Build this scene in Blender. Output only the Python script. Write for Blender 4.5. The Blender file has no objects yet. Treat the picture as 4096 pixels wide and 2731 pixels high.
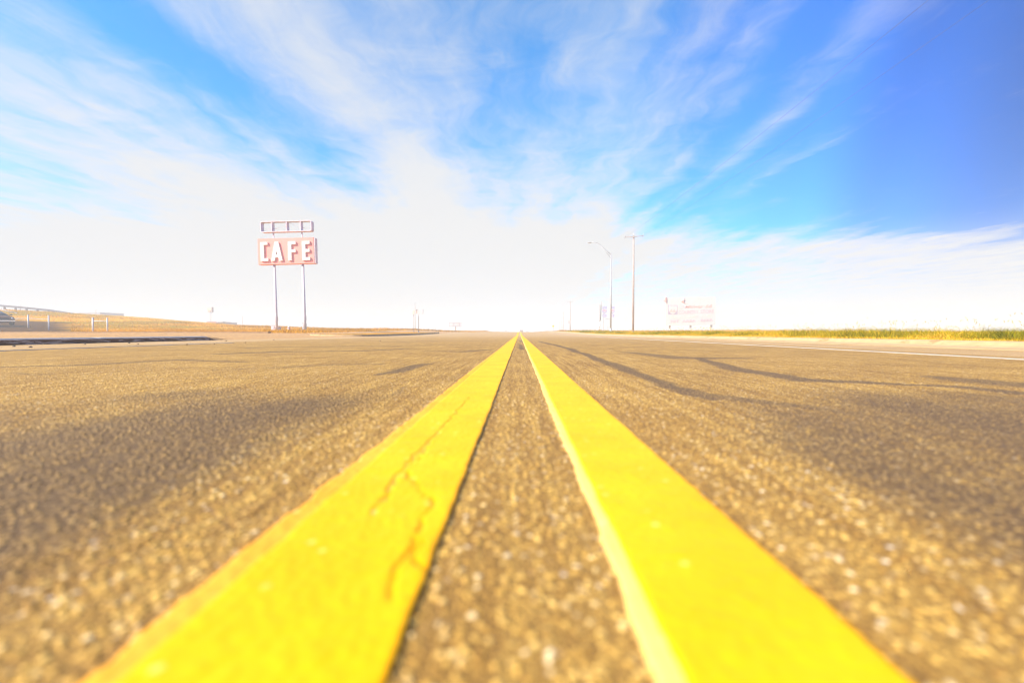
import bpy, bmesh, math, random
import numpy as np
from mathutils import Vector, Matrix
random.seed(7); rng = np.random.default_rng(11)
S = bpy.context.scene; C = S.collection
R = math.radians

# ------------------------------------------------------------ camera
FPX, CAMH = 1820.0, 0.19                      # focal length in pixels of the 4096 px photograph, camera height
YAW, PIT = math.atan(30/FPX), math.atan(34.5/FPX)
cam = bpy.data.cameras.new("camera"); camo = bpy.data.objects.new("camera", cam); C.objects.link(camo)
cam.sensor_width = 36; cam.lens = 36*FPX/4096; cam.clip_start = 0.02; cam.clip_end = 9000
FW = Vector((-math.sin(YAW)*math.cos(PIT), math.cos(YAW)*math.cos(PIT), -math.sin(PIT)))
camo.location = (0, 0, CAMH); camo.rotation_euler = FW.to_track_quat('-Z', 'Y').to_euler()
cam.dof.use_dof = True; cam.dof.focus_distance = 6.0; cam.dof.aperture_fstop = 2.1
S.camera = camo
RT = FW.cross(Vector((0, 0, 1))).normalized(); UP = RT.cross(FW)
def P(u, v, d):                                # where a thing seen at (u, v) stands if it is d metres down the road
    r = FW + RT*((u-2048)/FPX) + UP*((1365.5-v)/FPX)
    return Vector((0, 0, CAMH)) + r*(d/r.y)
def G(u, v, z=0.0):
    r = FW + RT*((u-2048)/FPX) + UP*((1365.5-v)/FPX)
    return Vector((0, 0, CAMH)) + r*((z-CAMH)/r.z)

# ------------------------------------------------------------ sun, sky, exposure
SUN = Vector((-0.74, -0.48, 0.62)).normalized()
sun = bpy.data.lights.new("sun", 'SUN'); suno = bpy.data.objects.new("sun", sun); C.objects.link(suno)
sun.energy = 5.0; sun.angle = R(0.53); sun.color = (1.0, 0.82, 0.58)
suno.rotation_euler = SUN.to_track_quat('Z', 'Y').to_euler()
S.view_settings.view_transform = 'Standard'; S.view_settings.look = 'None'
S.view_settings.exposure = 1.15; S.view_settings.gamma = 1.0
S.cycles.filter_width = 1.2; S.cycles.volume_bounces = 1; S.cycles.max_bounces = 6

W = bpy.data.worlds.new("World"); S.world = W; W.use_nodes = True
nt = W.node_tree; nt.nodes.clear()
def N(nt, typ, **kw):
    n = nt.nodes.new(typ)
    for k, v in kw.items(): setattr(n, k, v)
    return n
def inp(nt, sock, val):
    if isinstance(val, bpy.types.NodeSocket): nt.links.new(val, sock)
    elif val is not None: sock.default_value = val
def math_(nt, op, a, b=None, c=None, clamp=False):
    n = N(nt, 'ShaderNodeMath', operation=op, use_clamp=clamp)
    for i, x in enumerate((a, b, c)):
        if x is not None: inp(nt, n.inputs[i], x)
    return n.outputs[0]
def sstep(nt, v, a, b, lo=0.0, hi=1.0):
    n = N(nt, 'ShaderNodeMapRange', interpolation_type='SMOOTHSTEP'); inp(nt, n.inputs['Value'], v)
    n.inputs['From Min'].default_value = a; n.inputs['From Max'].default_value = b
    n.inputs['To Min'].default_value = lo; n.inputs['To Max'].default_value = hi
    return n.outputs['Result']
def comb(nt, x, y, z=0.0):
    n = N(nt, 'ShaderNodeCombineXYZ')
    for i, v in enumerate((x, y, z)): inp(nt, n.inputs[i], v)
    return n.outputs[0]
def noise(nt, vec, scale, detail=4.0, rough=0.55, dist=0.0, out='Fac'):
    n = N(nt, 'ShaderNodeTexNoise'); inp(nt, n.inputs['Vector'], vec)
    n.inputs['Scale'].default_value = scale; n.inputs['Detail'].default_value = detail
    n.inputs['Roughness'].default_value = rough; n.inputs['Distortion'].default_value = dist
    return n.outputs[out]
def mixc(nt, f, a, b, blend='MIX'):
    n = N(nt, 'ShaderNodeMix', data_type='RGBA', blend_type=blend); inp(nt, n.inputs[0], f)
    for s, v in ((n.inputs[6], a), (n.inputs[7], b)):
        inp(nt, s, v if isinstance(v, bpy.types.NodeSocket) else (*v[:3], 1.0))
    return n.outputs[2]
def ramp(nt, f, stops, interp='EASE'):
    n = N(nt, 'ShaderNodeValToRGB'); inp(nt, n.inputs[0], f); cr = n.color_ramp; cr.interpolation = interp
    while len(cr.elements) > 1: cr.elements.remove(cr.elements[-1])
    for i, (p, c) in enumerate(stops):
        e = cr.elements[0] if i == 0 else cr.elements.new(p)
        e.position = p; e.color = (c, c, c, 1) if isinstance(c, (int, float)) else (*c, 1)
    return n.outputs[0]

sky = N(nt, 'ShaderNodeTexSky', sky_type='NISHITA'); sky.sun_disc = False
sky.sun_elevation = math.asin(SUN.z); sky.sun_rotation = math.atan2(SUN.x, SUN.y)
sky.air_density = 1.0; sky.dust_density = 0.3; sky.ozone_density = 2.0
tc = N(nt, 'ShaderNodeTexCoord'); sx = N(nt, 'ShaderNodeSeparateXYZ'); nt.links.new(tc.outputs['Generated'], sx.inputs[0])
dz = math_(nt, 'MAXIMUM', sx.outputs[2], 0.02)
X = math_(nt, 'DIVIDE', sx.outputs[0], dz); Y = math_(nt, 'DIVIDE', sx.outputs[1], dz)   # a cloud sheet seen from below
pl = comb(nt, X, Y)
w1 = math_(nt, 'SUBTRACT', noise(nt, comb(nt, math_(nt, 'MULTIPLY', X, 0.8), math_(nt, 'MULTIPLY', Y, 0.45)), 1.3, 2.0), 0.5)
Xw = math_(nt, 'ADD', X, math_(nt, 'MULTIPLY', w1, 0.5))
Xn = N(nt, 'ShaderNodeMapRange'); inp(nt, Xn.inputs['Value'], Xw)
Xn.inputs['From Min'].default_value = -4; Xn.inputs['From Max'].default_value = 4
def xr(stops): return ramp(nt, Xn.outputs[0], [((x+4)/8, c) for x, c in stops])
c1 = xr([(-4, .56), (-3.0, .50), (-2.5, .60), (-2.05, .74), (-1.6, .50), (-1.15, .24), (-.95, .46), (-.72, .84), (-.42, .56), (-.15, .36), (.2, .40), (.55, .42), (.85, .32), (1.0, .08), (1.15, .34), (1.35, .04), (1.6, .16), (1.9, .0), (2.6, .08), (3.1, .0), (4, .04)])
c2 = xr([(-4, .30), (-2, .45), (-1.1, .66), (-.6, .46), (.2, .46), (.75, .46), (.98, .26), (1.3, .06), (1.6, .15), (2.0, .0), (4, .0)])
yb = sstep(nt, math_(nt, 'ADD', Y, math_(nt, 'MULTIPLY', w1, 1.2)), 1.6, 4.2); yc = sstep(nt, math_(nt, 'ADD', Y, math_(nt, 'MULTIPLY', w1, 1.6)), 3.6, 5.6)
cov = math_(nt, 'ADD', math_(nt, 'ADD', c1, math_(nt, 'MULTIPLY', c2, yb)), math_(nt, 'MULTIPLY', yc, 0.85))
cw = N(nt, 'ShaderNodeVectorMath', operation='ADD'); nt.links.new(pl, cw.inputs[0])
cwn = N(nt, 'ShaderNodeVectorMath', operation='SCALE'); nt.links.new(noise(nt, pl, 1.6, 3.0, out='Color'), cwn.inputs[0]); cwn.inputs['Scale'].default_value = 0.5
nt.links.new(cwn.outputs[0], cw.inputs[1]); sp = N(nt, 'ShaderNodeSeparateXYZ'); nt.links.new(cw.outputs[0], sp.inputs[0])
st1 = noise(nt, comb(nt, math_(nt, 'MULTIPLY', sp.outputs[0], 2.6), math_(nt, 'MULTIPLY', sp.outputs[1], 0.55)), 1.5, 6.0, .6)
st2 = noise(nt, comb(nt, math_(nt, 'MULTIPLY', sp.outputs[0], 1.0), math_(nt, 'MULTIPLY', sp.outputs[1], 1.0), 3.7), 3.4, 7.0, .62, .4)
nz = math_(nt, 'ADD', math_(nt, 'MULTIPLY', math_(nt, 'SUBTRACT', st1, .5), 1.5), math_(nt, 'MULTIPLY', math_(nt, 'SUBTRACT', st2, .5), 1.0))
mask = math_(nt, 'ADD', cov, math_(nt, 'MULTIPLY', nz, 0.66))
mask = math_(nt, 'MULTIPLY', sstep(nt, mask, 0.10, 1.08), sstep(nt, sx.outputs[2], .52, .22, .86, 1.0))
hz = sstep(nt, sx.outputs[2], 0.20, 0.03)                         # thick air low over the plain
mask = math_(nt, 'MAXIMUM', mask, hz)
blue = mixc(nt, 1.0, sky.outputs[0], (.28, .98, 1.45), 'MULTIPLY')
deep = N(nt, 'ShaderNodeMapRange'); inp(nt, deep.inputs['Value'], sx.outputs[0]); deep.inputs['From Min'].default_value = 0; deep.inputs['From Max'].default_value = 1
blue = mixc(nt, 1.0, blue, ramp(nt, deep.outputs[0], [(.15, (1, 1.05, 1)), (.38, (.55, .78, 1.0)), (.5, (.40, .66, .98)), (.6, (.10, .38, .66)), (.72, (.0, .22, .38)), (1, (.0, .17, .30))]), 'MULTIPLY')
bg1 = N(nt, 'ShaderNodeBackground'); nt.links.new(blue, bg1.inputs[0]); bg1.inputs[1].default_value = 0.10
bg2 = N(nt, 'ShaderNodeBackground'); bg2.inputs[0].default_value = (.985, .99, 1.0, 1); bg2.inputs[1].default_value = 0.385
mx = N(nt, 'ShaderNodeMixShader'); nt.links.new(mask, mx.inputs[0]); nt.links.new(bg1.outputs[0], mx.inputs[1]); nt.links.new(bg2.outputs[0], mx.inputs[2])
wo = N(nt, 'ShaderNodeOutputWorld'); nt.links.new(mx.outputs[0], wo.inputs[0])

# ------------------------------------------------------------ helpers
def tag(o, label=None, cat=None, group=None, kind=None):
    for k, v in (('label', label), ('category', cat), ('group', group), ('kind', kind)):
        if v: o[k] = v
    return o
def thing(name, label, cat, loc=(0, 0, 0), rz=0, group=None, lean=0):
    o = bpy.data.objects.new(name, None); C.objects.link(o); o.location = loc; o.rotation_euler = (0, lean, rz)
    o.empty_display_size = .1
    return tag(o, label, cat, group)
def link_mesh(name, me, m, parent=None, smooth=False):
    o = bpy.data.objects.new(name, me); C.objects.link(o)
    for x in (m if isinstance(m, (list, tuple)) else [m]): me.materials.append(x)
    if smooth: me.polygons.foreach_set('use_smooth', [True]*len(me.polygons))
    if parent: o.parent = parent
    return o
def part(name, bm, m, parent=None, smooth=False, bevel=0.0):
    if bevel:
        bmesh.ops.bevel(bm, geom=[e for e in bm.edges if e.is_manifold and e.calc_face_angle(0) > .6], offset=bevel, segments=2, affect='EDGES', clamp_overlap=True)
    bmesh.ops.recalc_face_normals(bm, faces=bm.faces)
    me = bpy.data.meshes.new(name); bm.to_mesh(me); bm.free()
    return link_mesh(name, me, m, parent, smooth)
def copy_tree(o, parent=None):
    c = o.copy(); C.objects.link(c); c.parent = parent
    for ch in list(o.children): copy_tree(ch, c)
    return c
def NB(): return bmesh.new()
def box(bm, x0, x1, y0, y1, z0, z1):
    v = [bm.verts.new((x, y, z)) for z in (z0, z1) for x, y in ((x0, y0), (x1, y0), (x1, y1), (x0, y1))]
    for f in ((3, 2, 1, 0), (4, 5, 6, 7), (0, 1, 5, 4), (1, 2, 6, 5), (2, 3, 7, 6), (3, 0, 4, 7)): bm.faces.new([v[i] for i in f])
    return bm
def tube(bm, pts, r, seg=10, close=False):
    pts = [Vector(p) for p in pts]; n = len(pts); rings = []
    rs = r if isinstance(r, (list, tuple)) else [r]*n
    for i, p in enumerate(pts):
        if close: t = pts[(i+1) % n]-pts[i-1]
        else: t = pts[min(i+1, n-1)]-pts[max(i-1, 0)]
        t.normalize(); a = Vector((0, 1, 0)) if abs(t.y) < .9 else Vector((1, 0, 0))
        e1 = t.cross(a).normalized(); e2 = t.cross(e1)
        rings.append([bm.verts.new(p+(e1*math.cos(k*2*math.pi/seg)+e2*math.sin(k*2*math.pi/seg))*rs[i]) for k in range(seg)])
    for i in range(n if close else n-1):
        A, B = rings[i], rings[(i+1) % n]
        for k in range(seg): bm.faces.new((A[k], A[(k+1) % seg], B[(k+1) % seg], B[k]))
    if not close: bm.faces.new(rings[0]); bm.faces.new(rings[-1][::-1])
    return bm
def prism(bm, poly, y0, y1):                   # outline in x, z extruded along y
    a = [bm.verts.new((x, y0, z)) for x, z in poly]; b = [bm.verts.new((x, y1, z)) for x, z in poly]
    bm.faces.new(a); bm.faces.new(b[::-1]); n = len(poly)
    for i in range(n): bm.faces.new((a[i], a[(i+1) % n], b[(i+1) % n], b[i]))
    return bm
def text_mesh(body, w, h, depth=.01, shear=0.0, bold=0.0):
    cu = bpy.data.curves.new('t', 'FONT'); cu.body = body; cu.size = 1; cu.shear = shear; cu.extrude = .5; cu.offset = bold; cu.resolution_u = 3
    o = bpy.data.objects.new('t', cu); C.objects.link(o)
    me = bpy.data.meshes.new_from_object(o.evaluated_get(bpy.context.evaluated_depsgraph_get()))
    bpy.data.objects.remove(o); bpy.data.curves.remove(cu)
    co = np.empty(len(me.vertices)*3); me.vertices.foreach_get('co', co); co = co.reshape(-1, 3)
    mn, mxx = co.min(0), co.max(0); q = (co-mn)/(mxx-mn)
    out = np.stack([q[:, 0]*w, (0.5-q[:, 2])*depth, q[:, 1]*h], 1)
    me.vertices.foreach_set('co', out.ravel()); me.update()
    return me
def put_text(name, body, parent, m, x, y, z, w, h, depth=.01, shear=0.0, bold=0.0):
    o = link_mesh(name, text_mesh(body, w, h, depth, shear, bold), m, parent); o.location = (x, y, z); return o
def arr_mesh(name, co, faces, n=4):
    me = bpy.data.meshes.new(name); co = np.asarray(co, np.float32); faces = np.asarray(faces, np.int32)
    me.vertices.add(len(co)); me.vertices.foreach_set('co', co.ravel())
    me.loops.add(faces.size); me.loops.foreach_set('vertex_index', faces.ravel())
    me.polygons.add(len(faces)); me.polygons.foreach_set('loop_start', np.arange(0, faces.size, n, dtype=np.int32))
    me.update(calc_edges=True); return me
def attr(me, name, vals):
    a = me.attributes.new(name, 'FLOAT', 'POINT'); a.data.foreach_set('value', np.asarray(vals, np.float32).ravel())
def gridmesh(name, xs, ys, zf, m, smooth=True):
    XX, YY = np.meshgrid(xs, ys); ZZ = zf(XX, YY); nx = len(xs); ny = len(ys)
    idx = np.arange(nx*ny).reshape(ny, nx)
    f = np.stack([idx[:-1, :-1], idx[:-1, 1:], idx[1:, 1:], idx[1:, :-1]], -1).reshape(-1, 4)
    me = arr_mesh(name, np.stack([XX, YY, ZZ], -1).reshape(-1, 3), f)
    o = link_mesh(name, me, m, smooth=smooth); return o, XX, YY
def sm(t): t = np.clip(t, 0, 1); return t*t*(3-2*t)
def axis(lo, hi, core, fine, g):
    a = [core]
    s = fine
    while a[-1] < hi: a.append(min(hi, a[-1]+s)); s = max(fine, (a[-1])*g)
    return a
def symaxis(lo, hi, core, fine, g):
    mid = list(np.arange(-core, core, fine)); r = axis(0, hi, core, fine, g); l = [-v for v in axis(0, -lo, core, fine, g)][::-1]
    return np.array(sorted(set(np.round(l+mid+r, 5))))
def vnoise(x, y, s, seed=0):                   # smooth value noise on arrays
    x = np.asarray(x)/s; y = np.asarray(y)/s; xi = np.floor(x); yi = np.floor(y); fx = sm(x-xi); fy = sm(y-yi)
    def h(a, b):
        v = np.sin(a*127.1+b*311.7+seed*74.7)*43758.5453; return v-np.floor(v)
    return (h(xi, yi)*(1-fx)+h(xi+1, yi)*fx)*(1-fy)+(h(xi, yi+1)*(1-fx)+h(xi+1, yi+1)*fx)*fy

# ------------------------------------------------------------ materials
def mat(name, col, rough=.7, metal=0.0, var=.12, vs=6.0, bump=0.0, bs=40.0, col2=None, spots=None, spec=None):
    m = bpy.data.materials.new(name); m.use_nodes = True; t = m.node_tree; b = t.nodes['Principled BSDF']
    c = N(t, 'ShaderNodeTexCoord').outputs['Object']
    f = sstep(t, noise(t, c, vs, 5.0, .6), .3, .7)
    c2 = col2 or tuple(max(0, x*(1-var*2.2)) for x in col)
    out = mixc(t, f, col, c2)
    if spots:
        sc, th, scol = spots
        out = mixc(t, sstep(t, noise(t, c, sc, 6.0, .7), th, th+.05), out, scol)
    inp(t, b.inputs['Base Color'], out)
    b.inputs['Roughness'].default_value = rough; b.inputs['Metallic'].default_value = metal
    if spec is not None: b.inputs['Specular IOR Level'].default_value = spec
    if bump:
        n = N(t, 'ShaderNodeBump'); n.inputs['Strength'].default_value = bump; n.inputs['Distance'].default_value = .01
        inp(t, n.inputs['Height'], noise(t, c, bs, 4.0)); t.links.new(n.outputs[0], b.inputs['Normal'])
    return m
M = dict(
    post=mat('painted_steel', (.58, .56, .66), .55, .0, .06, 3, spots=(2.5, .68, (.40, .27, .2))),
    galv=mat('galvanised_steel', (.46, .48, .56), .5, .3, .1, 4),
    rail=mat('weathered_guardrail', (.14, .15, .22), .6, .2, .1, 4),
    darkmetal=mat('weathered_frame', (.64, .54, .66), .6, .2, .12, 3),
    pink=mat('faded_red_paint', (.88, .30, .28), .6, 0, .05, .8, spots=(1.6, .66, (.90, .55, .48))),
    letter=mat('white_letter', (.74, .73, .76), .5, 0, .04, 3, spots=(3, .70, (.6, .52, .45))),
    wood=mat('weathered_wood', (.46, .38, .40), .85, 0, .2, 9, .5, 20),
    white=mat('white_board', (.52, .54, .62), .55, 0, .03, 1.5),
    red=mat('sign_red', (.90, .42, .44), .5, 0, .05, 2),
    purple=mat('dark_lettering', (.52, .42, .54), .5, 0, .05, 2),
    teal=mat('grey_green_lettering', (.56, .62, .64), .5, 0, .05, 2),
    blue=mat('route_sign_blue', (.36, .36, .66), .5, 0, .05, 2),
    black=mat('black_paint', (.06, .055, .06), .5, 0, .1, 2),
    yellow=mat('warning_yellow', (.8, .62, .12), .5, 0, .05, 2),
    roofred=mat('red_roof', (.42, .15, .12), .7, 0, .1, 2),
    cream=mat('cream_wall', (.68, .62, .56), .8, 0, .06, 1.2),
    lilac=mat('metal_cladding', (.40, .38, .46), .6, 0, .06, .6),
    glass=mat('dark_glass', (.04, .05, .06), .15, 0, .05, 2),
    carpaint=mat('dark_car_paint', (.10, .035, .008), .6, .0, .05, 2),
    tyre=mat('tyre_rubber', (.03, .03, .03), .85, 0, .1, 8),
    chrome=mat('chrome', (.7, .7, .72), .2, .9, .05, 6),
    lamp=mat('headlamp_glass', (.75, .78, .8), .15, .2, .05, 6),
    stone=mat('loose_stone', (.30, .22, .15), .9, 0, .3, 50),
    concrete=mat('pale_concrete', (.50, .36, .19), .85, 0, .08, 5, .4, 60, spots=(2.2, .56, (.34, .22, .10))),
    whiteline=mat('worn_white_paint', (.40, .36, .31), .7, 0, .10, 30),
)
def ramp_y_joint(m, period):
    t = m.node_tree; b = t.nodes['Principled BSDF']; old = b.inputs['Base Color'].links[0].from_socket
    s = N(t, 'ShaderNodeSeparateXYZ'); t.links.new(N(t, 'ShaderNodeTexCoord').outputs['Object'], s.inputs[0])
    return t, b, old, s

# chip-seal asphalt: stones set in dark binder
def asphalt():
    m = bpy.data.materials.new('chip_seal_asphalt'); m.use_nodes = True; t = m.node_tree; b = t.nodes['Principled BSDF']
    c = N(t, 'ShaderNodeTexCoord').outputs['Object']
    wn = N(t, 'ShaderNodeVectorMath', operation='SCALE'); t.links.new(noise(t, c, 60, 2.0, out='Color'), wn.inputs[0]); wn.inputs['Scale'].default_value = .006
    wa = N(t, 'ShaderNodeVectorMath', operation='ADD'); t.links.new(c, wa.inputs[0]); t.links.new(wn.outputs[0], wa.inputs[1])
    v = N(t, 'ShaderNodeTexVoronoi', feature='F1', distance='EUCLIDEAN'); t.links.new(wa.outputs[0], v.inputs['Vector']); v.inputs['Scale'].default_value = 140
    v2 = N(t, 'ShaderNodeTexVoronoi', feature='F1'); t.links.new(wa.outputs[0], v2.inputs['Vector']); v2.inputs['Scale'].default_value = 300
    hs = N(t, 'ShaderNodeSeparateColor'); t.links.new(v.outputs['Color'], hs.inputs[0])
    stone = sstep(t, v.outputs['Distance'], .62, .18)                 # 1 on the stone, 0 between
    stone = math_(t, 'MULTIPLY', stone, sstep(t, hs.outputs[1], .05, .35))
    tone = ramp(t, hs.outputs[0], [(0, (.32, .18, .035)), (.3, (.64, .41, .085)), (.6, (.84, .57, .14)), (.82, (.92, .67, .21)), (.93, (.92, .74, .38)), (1, (.92, .82, .58))], 'LINEAR')
    fine = mixc(t, sstep(t, v2.outputs['Distance'], .6, .1), (.26, .15, .03), (.64, .41, .085))
    col = mixc(t, stone, fine, tone)
    big = noise(t, c, 2.1, 5.0, .6)
    col = mixc(t, sstep(t, big, .35, .7), col, mixc(t, 1.0, col, (.78, .74, .70), 'MULTIPLY'))
    ss = N(t, 'ShaderNodeSeparateXYZ'); t.links.new(c, ss.inputs[0])
    strk = noise(t, comb(t, math_(t, 'MULTIPLY', ss.outputs[0], 38), math_(t, 'MULTIPLY', ss.outputs[1], 1.6)), 1.0, 5.0, .65)   # grain worn along the driving direction
    col = mixc(t, sstep(t, strk, .38, .62), col, mixc(t, 1.0, col, (.72, .66, .57), 'MULTIPLY'))
    v3 = N(t, 'ShaderNodeTexVoronoi', feature='F1'); t.links.new(wa.outputs[0], v3.inputs['Vector']); v3.inputs['Scale'].default_value = 78
    h3 = N(t, 'ShaderNodeSeparateColor'); t.links.new(v3.outputs['Color'], h3.inputs[0])
    chip = math_(t, 'MULTIPLY', sstep(t, math_(t, 'ADD', v3.outputs['Distance'], math_(t, 'MULTIPLY', noise(t, c, 150, 2.0), .25)), .42, .30), sstep(t, h3.outputs[0], .86, .90))
    col = mixc(t, math_(t, 'MULTIPLY', chip, .65), col, ramp(t, h3.outputs[1], [(0, (.30, .16, .07)), (.5, (.80, .66, .42)), (1, (.92, .88, .78))], 'LINEAR'))
    a = N(t, 'ShaderNodeAttribute', attribute_name='tar_shade'); br = noise(t, c, 45, 4.0, .7)
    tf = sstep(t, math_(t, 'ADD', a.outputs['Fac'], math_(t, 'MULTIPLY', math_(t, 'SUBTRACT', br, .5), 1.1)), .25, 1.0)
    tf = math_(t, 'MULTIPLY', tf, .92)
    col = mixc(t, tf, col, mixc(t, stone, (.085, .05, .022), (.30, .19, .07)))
    d = N(t, 'ShaderNodeAttribute', attribute_name='dust_haze')
    col = mixc(t, d.outputs['Fac'], col, mixc(t, sstep(t, noise(t, c, 90, 3.0), .35, .65), (.34, .23, .12), (.60, .43, .24)))
    inp(t, b.inputs['Base Color'], col); b.inputs['Roughness'].default_value = .82
    hgt = math_(t, 'ADD', math_(t, 'MULTIPLY', stone, .0022), math_(t, 'MULTIPLY', noise(t, c, 14, 3.0), .004))
    hgt = math_(t, 'ADD', hgt, math_(t, 'MULTIPLY', sstep(t, v2.outputs['Distance'], .6, .1), .0008))
    dn = N(t, 'ShaderNodeDisplacement'); inp(t, dn.inputs['Height'], hgt); dn.inputs['Midlevel'].default_value = .0024; dn.inputs['Scale'].default_value = 1
    t.links.new(dn.outputs[0], t.nodes['Material Output'].inputs['Displacement']); m.displacement_method = 'BOTH'
    return m
def paint(name, c1, c2, crackcol, amp=.0005, rough=.55):
    m = bpy.data.materials.new(name); m.use_nodes = True; t = m.node_tree; b = t.nodes['Principled BSDF']
    c = N(t, 'ShaderNodeTexCoord').outputs['Object']
    col = mixc(t, sstep(t, noise(t, c, 7, 5.0, .65), .3, .72), c1, c2)
    sp_ = N(t, 'ShaderNodeTexVoronoi', feature='F1'); t.links.new(c, sp_.inputs['Vector']); sp_.inputs['Scale'].default_value = 60
    hs = N(t, 'ShaderNodeSeparateColor'); t.links.new(sp_.outputs['Color'], hs.inputs[0])
    bead = math_(t, 'MULTIPLY', sstep(t, sp_.outputs['Distance'], .35, .1), sstep(t, hs.outputs[0], .86, .9))
    col = mixc(t, math_(t, 'MULTIPLY', bead, .55), col, tuple(min(1, x*1.1+.18) for x in c1))
    dirt = math_(t, 'MULTIPLY', sstep(t, noise(t, c, 24, 6.0, .7), .60, .72), .35)
    col = mixc(t, dirt, col, tuple(x*.72 for x in c2))
    a = N(t, 'ShaderNodeAttribute', attribute_name='crack'); e = N(t, 'ShaderNodeAttribute', attribute_name='edge')
    col = mixc(t, math_(t, 'MULTIPLY', a.outputs['Fac'], .7), col, crackcol)
    ef = sstep(t, math_(t, 'ADD', e.outputs['Fac'], math_(t, 'SUBTRACT', noise(t, c, 130, 3.0), .5)), .55, .95)
    col = mixc(t, ef, col, crackcol)
    inp(t, b.inputs['Base Color'], col); b.inputs['Roughness'].default_value = rough; b.inputs['Specular IOR Level'].default_value = .12
    v = N(t, 'ShaderNodeTexVoronoi', feature='SMOOTH_F1'); t.links.new(c, v.inputs['Vector']); v.inputs['Scale'].default_value = 95
    h = math_(t, 'ADD', math_(t, 'MULTIPLY', sstep(t, v.outputs['Distance'], .6, .1), amp), math_(t, 'MULTIPLY', noise(t, c, 14, 3.0), .003))
    dn = N(t, 'ShaderNodeDisplacement'); inp(t, dn.inputs['Height'], h); dn.inputs['Midlevel'].default_value = .002; dn.inputs['Scale'].default_value = 1
    t.links.new(dn.outputs[0], t.nodes['Material Output'].inputs['Displacement']); m.displacement_method = 'BOTH'
    return m
def groundmat():
    m = bpy.data.materials.new('dry_ground'); m.use_nodes = True; t = m.node_tree; b = t.nodes['Principled BSDF']
    c = N(t, 'ShaderNodeTexCoord').outputs['Object']
    grass = mixc(t, sstep(t, noise(t, c, .35, 6.0, .7), .35, .65), (.62, .29, .004), (.28, .15, .002))
    grass = mixc(t, sstep(t, noise(t, c, 2.4, 6.0, .7), .42, .62), grass, (.80, .42, .02))
    grass = mixc(t, sstep(t, noise(t, c, .12, 3.0, .5), .44, .60), grass, (.27, .19, .002))
    grav = mixc(t, sstep(t, noise(t, c, 9, 8.0, .75), .35, .65), (.58, .37, .17), (.30, .185, .10))
    a = N(t, 'ShaderNodeAttribute', attribute_name='grassy'); d = N(t, 'ShaderNodeAttribute', attribute_name='dark_slope')
    col = mixc(t, sstep(t, math_(t, 'ADD', a.outputs['Fac'], math_(t, 'MULTIPLY', math_(t, 'SUBTRACT', noise(t, c, 1.5, 4.0), .5), .6)), .35, .65), grav, grass)
    dark_col = mixc(t, noise(t, c, .8, 6.0, .7), (.09, .04, .002), (.06, .026, .001))
    col = mixc(t, d.outputs['Fac'], col, dark_col)
    inp(t, b.inputs['Base Color'], col); b.inputs['Roughness'].default_value = .95; b.inputs['Specular IOR Level'].default_value = .1
    n = N(t, 'ShaderNodeBump'); n.inputs['Strength'].default_value = .7; n.inputs['Distance'].default_value = .08
    inp(t, n.inputs['Height'], noise(t, c, 6.0, 8.0, .7)); t.links.new(n.outputs[0], b.inputs['Normal'])
    return m
def kerbpaint():
    m = bpy.data.materials.new('peeling_kerb_paint'); m.use_nodes = True; t = m.node_tree; b = t.nodes['Principled BSDF']
    c = N(t, 'ShaderNodeTexCoord').outputs['Object']; s = N(t, 'ShaderNodeSeparateXYZ'); t.links.new(c, s.inputs[0])
    sc = comb(t, s.outputs[0], math_(t, 'ADD', math_(t, 'MULTIPLY', s.outputs[1], .35), math_(t, 'MULTIPLY', s.outputs[2], 1.6)), math_(t, 'MULTIPLY', s.outputs[2], 3.0))
    chips = sstep(t, noise(t, sc, 7, 6.0, .65, 1.2), .50, .57)
    top = sstep(t, math_(t, 'ADD', s.outputs[2], math_(t, 'MULTIPLY', noise(t, c, 9, 4.0), .012)), .080, .090)
    col = mixc(t, chips, (.13, .065, .035), (.44, .35, .30))
    col = mixc(t, top, col, (.72, .69, .64))
    inp(t, b.inputs['Base Color'], col); b.inputs['Roughness'].default_value = .8
    return m
def bladed(name, cols):
    m = bpy.data.materials.new(name); m.use_nodes = True; t = m.node_tree; b = t.nodes['Principled BSDF']
    a = N(t, 'ShaderNodeAttribute', attribute_name='tone')
    col = ramp(t, a.outputs['Fac'], [(i/(len(cols)-1), c) for i, c in enumerate(cols)], 'LINEAR')
    inp(t, b.inputs['Base Color'], col); b.inputs['Roughness'].default_value = .7; b.inputs['Specular IOR Level'].default_value = .15
    tr = N(t, 'ShaderNodeBsdfTranslucent'); inp(t, tr.inputs[0], col); mx_ = N(t, 'ShaderNodeMixShader'); mx_.inputs[0].default_value = .35
    t.links.new(b.outputs[0], mx_.inputs[1]); t.links.new(tr.outputs[0], mx_.inputs[2]); t.links.new(mx_.outputs[0], t.nodes['Material Output'].inputs['Surface'])
    return m
M['asphalt'] = asphalt(); M['ground'] = groundmat(); M['kerbpaint'] = kerbpaint()
M['paint'] = paint('yellow_road_paint', (.86, .465, .002), (.82, .385, .001), (.52, .20, .004))
M['oldleft'] = paint('old_orange_paint', (.78, .40, .045), (.70, .32, .03), (.55, .30, .08), .0008, .8)
M['oldright'] = paint('old_pale_paint', (.82, .62, .17), (.76, .54, .13), (.62, .42, .18), .0006, .8)

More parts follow.
